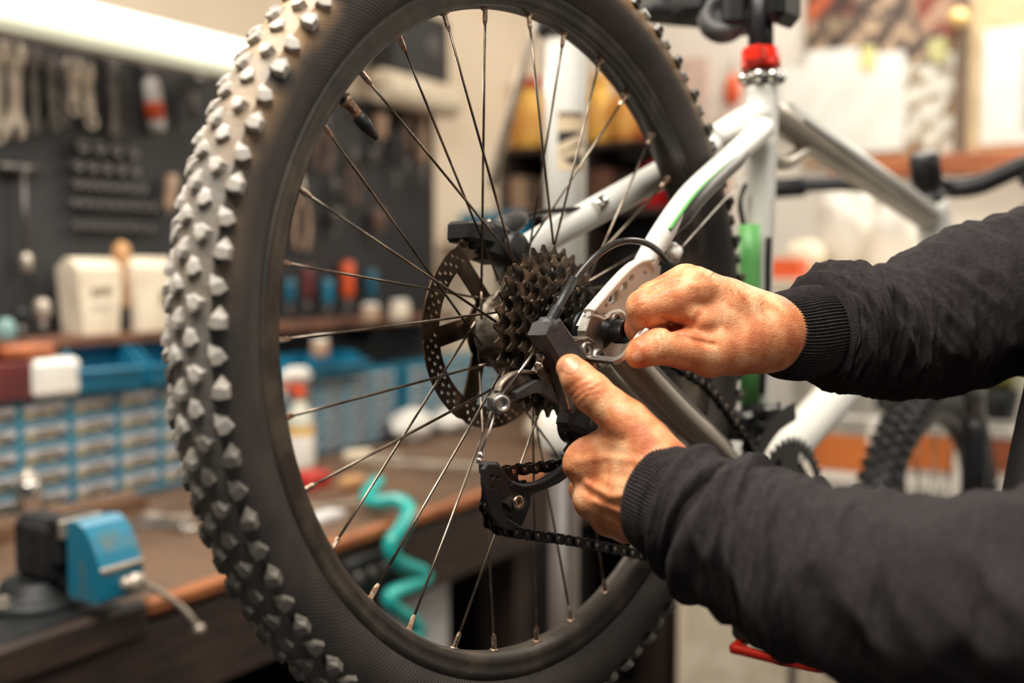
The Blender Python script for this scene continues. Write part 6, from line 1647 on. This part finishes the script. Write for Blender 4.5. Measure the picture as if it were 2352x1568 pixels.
def sleeve(st, seg_u, seg_v, disp, name, material, parent, ratio=.92, thick=0.0):
    """swept cloth tube; st = (top px, py, bottom px, py, depth)"""
    T = spline([W(a, b, e) for a, b, c, d, e in st], seg_u); B_ = spline([W(c, d, e) for a, b, c, d, e in st], seg_u)
    n = len(T); C_ = [(t + b) / 2 for t, b in zip(T, B_)]; A = np.zeros((n, seg_v, 3)); Nn = np.zeros((n, seg_v, 3))
    for i in range(n):
        tg = C_[min(i + 1, n - 1)] - C_[max(i - 1, 0)]; tg /= np.linalg.norm(tg)
        hv = (T[i] - B_[i]) / 2; hl = np.linalg.norm(hv); hn = hv / hl
        bv = np.cross(tg, hn); bv /= np.linalg.norm(bv)
        if bv @ (CAM - C_[i]) < 0: bv = -bv
        for j in range(seg_v):
            w = 2 * PI * j / seg_v; nn = hn * math.cos(w) + bv * math.sin(w)
            r = disp(i / (n - 1), w)
            A[i, j] = C_[i] + hn * math.cos(w) * (hl + r) + bv * math.sin(w) * (hl * ratio + r)
    return A
def emit_cloth(A, name, material, parent, caps=False):
    m = Mesh(); m.grid(A - p_base, wrap=True)
    o = m.obj(name, material, parent)
    return o
def fold(seed, amp, fu, fv, u, w, sh=1.0):
    q = Vector((u * fu + sh * math.cos(w) * .8, math.cos(w) * fv, math.sin(w) * fv + seed))
    n = mnoise.noise(q); return amp * (1 - 2.4 * abs(n))
# hoodie: torso first, then sleeves and cuffs as its pieces
A = []
for k in range(40):
    z = .72 + .86 * k / 39; prof = np.interp(z, [.72, .80, 1.0, 1.15, 1.28, 1.40, 1.50, 1.58], [.165, .175, .172, .168, .150, .135, .12, .05]); row = []
    for j in range(64):
        w = 2 * PI * j / 64; r = prof * (1 + .05 * mnoise.noise(Vector((math.cos(w) * 2, math.sin(w) * 2, z * 7))))
        row.append((r * math.cos(w), r * math.sin(w), z))
    A.append(row)
hm = Mesh(); hm.grid(np.array(A), wrap=True); hoodie = hm.obj('hoodie', m_hood, PRS)
# lower (left) sleeve
stL = [(1600, 1036, 1532, 1302, .640), (1650, 1048, 1572, 1346, .630), (1705, 1058, 1622, 1384, .618), (1765, 1078, 1700, 1440, .606), (1850, 1102, 1790, 1500, .592),
       (1950, 1128, 1890, 1545, .576), (2100, 1146, 2050, 1590, .552), (2250, 1142, 2220, 1630, .530), (2450, 1110, 2450, 1680, .52), (2700, 1080, 2720, 1700, .56)]
def dL(u, w):
    near = max(0.0, math.sin(w - .15)) ** .7
    roll = .0060 * math.exp(-((u - .035 - .01 * math.cos(w)) / .035) ** 2)
    c = .150 + .055 * math.cos(w - .3); valley = -.027 * near * math.exp(-((u - c) / .024) ** 2)
    bul = .0075 * math.exp(-((u - c - .06) / .04) ** 2)
    start = -.005 * math.exp(-(u / .010) ** 2)
    f = (fold(3.3, .0046, 11, .9, u, w) + fold(9.1, .0018, 26, 1.4, u, w)) * (.55 + .45 * max(0, math.sin(w + .5)))
    return roll + valley + bul + start + f * min(1, max(0, (u - .16) * 8)) + .0008 * mnoise.noise(Vector((u * 60, math.cos(w) * 4, math.sin(w) * 4)))
A = sleeve(stL, 26, 150, dL, '', None, None, .95); emit_cloth(A, 'sleeve', m_hood, hoodie)
stLc = [(1545, 1024, 1478, 1260, .656), (1562, 1027, 1492, 1274, .651), (1590, 1034, 1516, 1294, .644), (1618, 1042, 1545, 1318, .636), (1690, 1060, 1620, 1376, .620)]
NR1 = 92
def dLc(u, w):
    e = -.0025 * math.exp(-(u / .05) ** 2)
    return e + .00075 * math.cos(NR1 * w) * (0.4 + .6 * min(1, u * 6)) - .014 * max(0, u - .4) + .0006 * mnoise.noise(Vector((u * 5, math.cos(w) * 3, math.sin(w) * 3)))
A = sleeve(stLc, 12, NR1 * 6, dLc, '', None, None, .95)
inn = A[:1].copy(); cc0 = inn[0].mean(0); inn[0] = cc0 + (inn[0] - cc0) * .94; inn2 = inn.copy(); inn2[0] += (A[6].mean(0) - A[0].mean(0)) * 3
A = np.concatenate([inn2, inn, A]); emit_cloth(A, 'ribbed_cuff', m_rib, hoodie)
# upper (right) sleeve
stR = [(1866, 638, 1884, 868, .768), (1880, 620, 1896, 878, .771), (1915, 611, 1925, 888, .777), (1960, 612, 1958, 889, .785), (2010, 627, 2004, 898, .794), (2045, 612, 2052, 906, .802),
       (2120, 574, 2135, 902, .815), (2200, 530, 2200, 890, .828), (2290, 506, 2290, 868, .845), (2400, 470, 2400, 838, .862), (2580, 430, 2580, 800, .88), (2760, 420, 2780, 760, .86)]
def dR(u, w):
    start = -.008 * math.exp(-(u / .012) ** 2)
    f = fold(6.2, .0040, 16, 1.1, u, w, 1.6) + fold(2.4, .0022, 34, 1.8, u, w, 2.0)
    near = max(0.0, math.sin(w)) ** .6
    v1 = -.006 * near * math.exp(-((u - .10 - .02 * math.cos(w * 2)) / .018) ** 2) - .007 * max(0, math.cos(w)) * math.exp(-((u - .335) / .012) ** 2)
    return start + v1 + f * min(1, u * 9 + .1) + .0006 * mnoise.noise(Vector((u * 80, math.cos(w) * 5, math.sin(w) * 5)))
A = sleeve(stR, 24, 150, dR, '', None, None, .92); emit_cloth(A, 'sleeve', m_hood, hoodie)
stRc = [(1750, 684, 1778, 858, .748), (1772, 676, 1796, 868, .752), (1815, 664, 1830, 872, .759), (1858, 655, 1870, 868, .766), (1890, 650, 1900, 864, .772), (1940, 645, 1945, 860, .782)]
NR2 = 84
def dRc(u, w):
    return -.008 * max(0, u - .5) - .002 * math.exp(-(u / .05) ** 2) + .0008 * math.cos(NR2 * w) * (0.4 + .6 * min(1, u * 6)) + .0008 * mnoise.noise(Vector((u * 4, math.cos(w) * 3, math.sin(w) * 3)))
A = sleeve(stRc, 12, NR2 * 6, dRc, '', None, None, .92)
inn = A[:1].copy(); cc0 = inn[0].mean(0); inn[0] = cc0 + (inn[0] - cc0) * .94; inn2 = inn.copy(); inn2[0] += (A[6].mean(0) - A[0].mean(0)) * 3
A = np.concatenate([inn2, inn, A]); emit_cloth(A, 'ribbed_cuff', m_rib, hoodie)

# nails laid on the finished skin
from mathutils.bvhtree import BVHTree
bv = BVHTree.FromPolygons([tuple(v) for v in bodyM.v], bodyM.f)
def nail(quad, crv=.00028, name='fingernail'):
    """quad: four image corners (tip-left, tip-right, root-right, root-left) of the nail as it lies on the thumb"""
    q = [np.array(p, float) for p in quad]; A = []; n = 14
    og = Vector(CAM - p_base)
    for i in range(n + 1):
        u = i / n; row = []
        for j in range(n + 1):
            v = j / n
            # rounded outline
            uu = .5 + (u - .5) * math.sqrt(max(0, 1 - .45 * (2 * v - 1) ** 2)); vv = .5 + (v - .5) * math.sqrt(max(0, 1 - .45 * (2 * u - 1) ** 2))
            p = (q[0] * (1 - vv) + q[1] * vv) * (1 - uu) + (q[3] * (1 - vv) + q[2] * vv) * uu
            d = Vector(ray(p[0], p[1])).normalized(); loc, nor, ix, dist = bv.ray_cast(og, d)
            if loc is None: return
            if nor.dot(d) > 0: nor = -nor
            e = min(u, 1 - u, v, 1 - v)
            lift = (.00012 + crv * math.sin(PI * v) * math.sin(PI * min(1, u * 1.2 + .1)) ** .5) if e > .001 else -.0003
            row.append(tuple(loc + nor * lift))
        A.append(row)
    m = Mesh(); m.grid(np.array(A)); m.obj(name, m_nail, body)
nail([(1280, 850), (1297, 812), (1340, 830), (1318, 868)])
nail([(1456, 838), (1446, 815), (1470, 802), (1482, 824)])
# few dark hairs above the upper hand
hmsh = Mesh(); random.seed(11)
for k in range(60):
    px = random.uniform(1600, 1750); py = np.interp(px, [1600, 1640, 1700, 1750], [612, 628, 662, 690]) + random.uniform(2, 26)
    d = Vector(ray(px, py)).normalized(); loc, nor, ix, dist = bv.ray_cast(Vector(CAM - p_base), d)
    if loc is None: continue
    if nor.dot(d) > 0: nor = -nor
    L = random.uniform(.004, .008); side = Vector((random.uniform(-.5, .5), random.uniform(-.5, .5), random.uniform(0, .6)))
    hmsh.tube([loc - nor * .0003, loc + (nor + side * .5).normalized() * L * .5, loc + (nor * .8 + side).normalized() * L], [.00007, .00006, .00003], seg=4, caps=False)
o = hmsh.obj('hand_hair', m_castdark, body); o['kind'] = 'stuff'

# hex key held between thumb and finger, its short arm in the mounting bolt
k_in = RB @ Bp(1356, 823, -.0790) + HUB
k_a = W(1414, 829, .7085); k_c = W(1432, 824, .7045); k_b = W(1446, 804, .7045); k_e = W(1492, 742, .7150)
pts = [k_in, k_in * .5 + k_a * .5, k_a]
for t in (.25, .5, .75): pts.append((1 - t) ** 2 * k_a + 2 * t * (1 - t) * k_c + t * t * k_b)
pts += [k_b, k_e]
kb = pts[0].copy()
m = Mesh(); m.tube([p - kb for p in pts], 0.0029, seg=6, smooth=False)
o = m.obj('hex_key', mat('hex_key_steel', (214, 208, 202), (196, 190, 184), rough=.28, metal=.85, scale=60)); single(o, 'bright steel hex key held in the upper hand and seated in the derailleur bolt', 'hex key', Matrix.Translation(Vector(kb)))
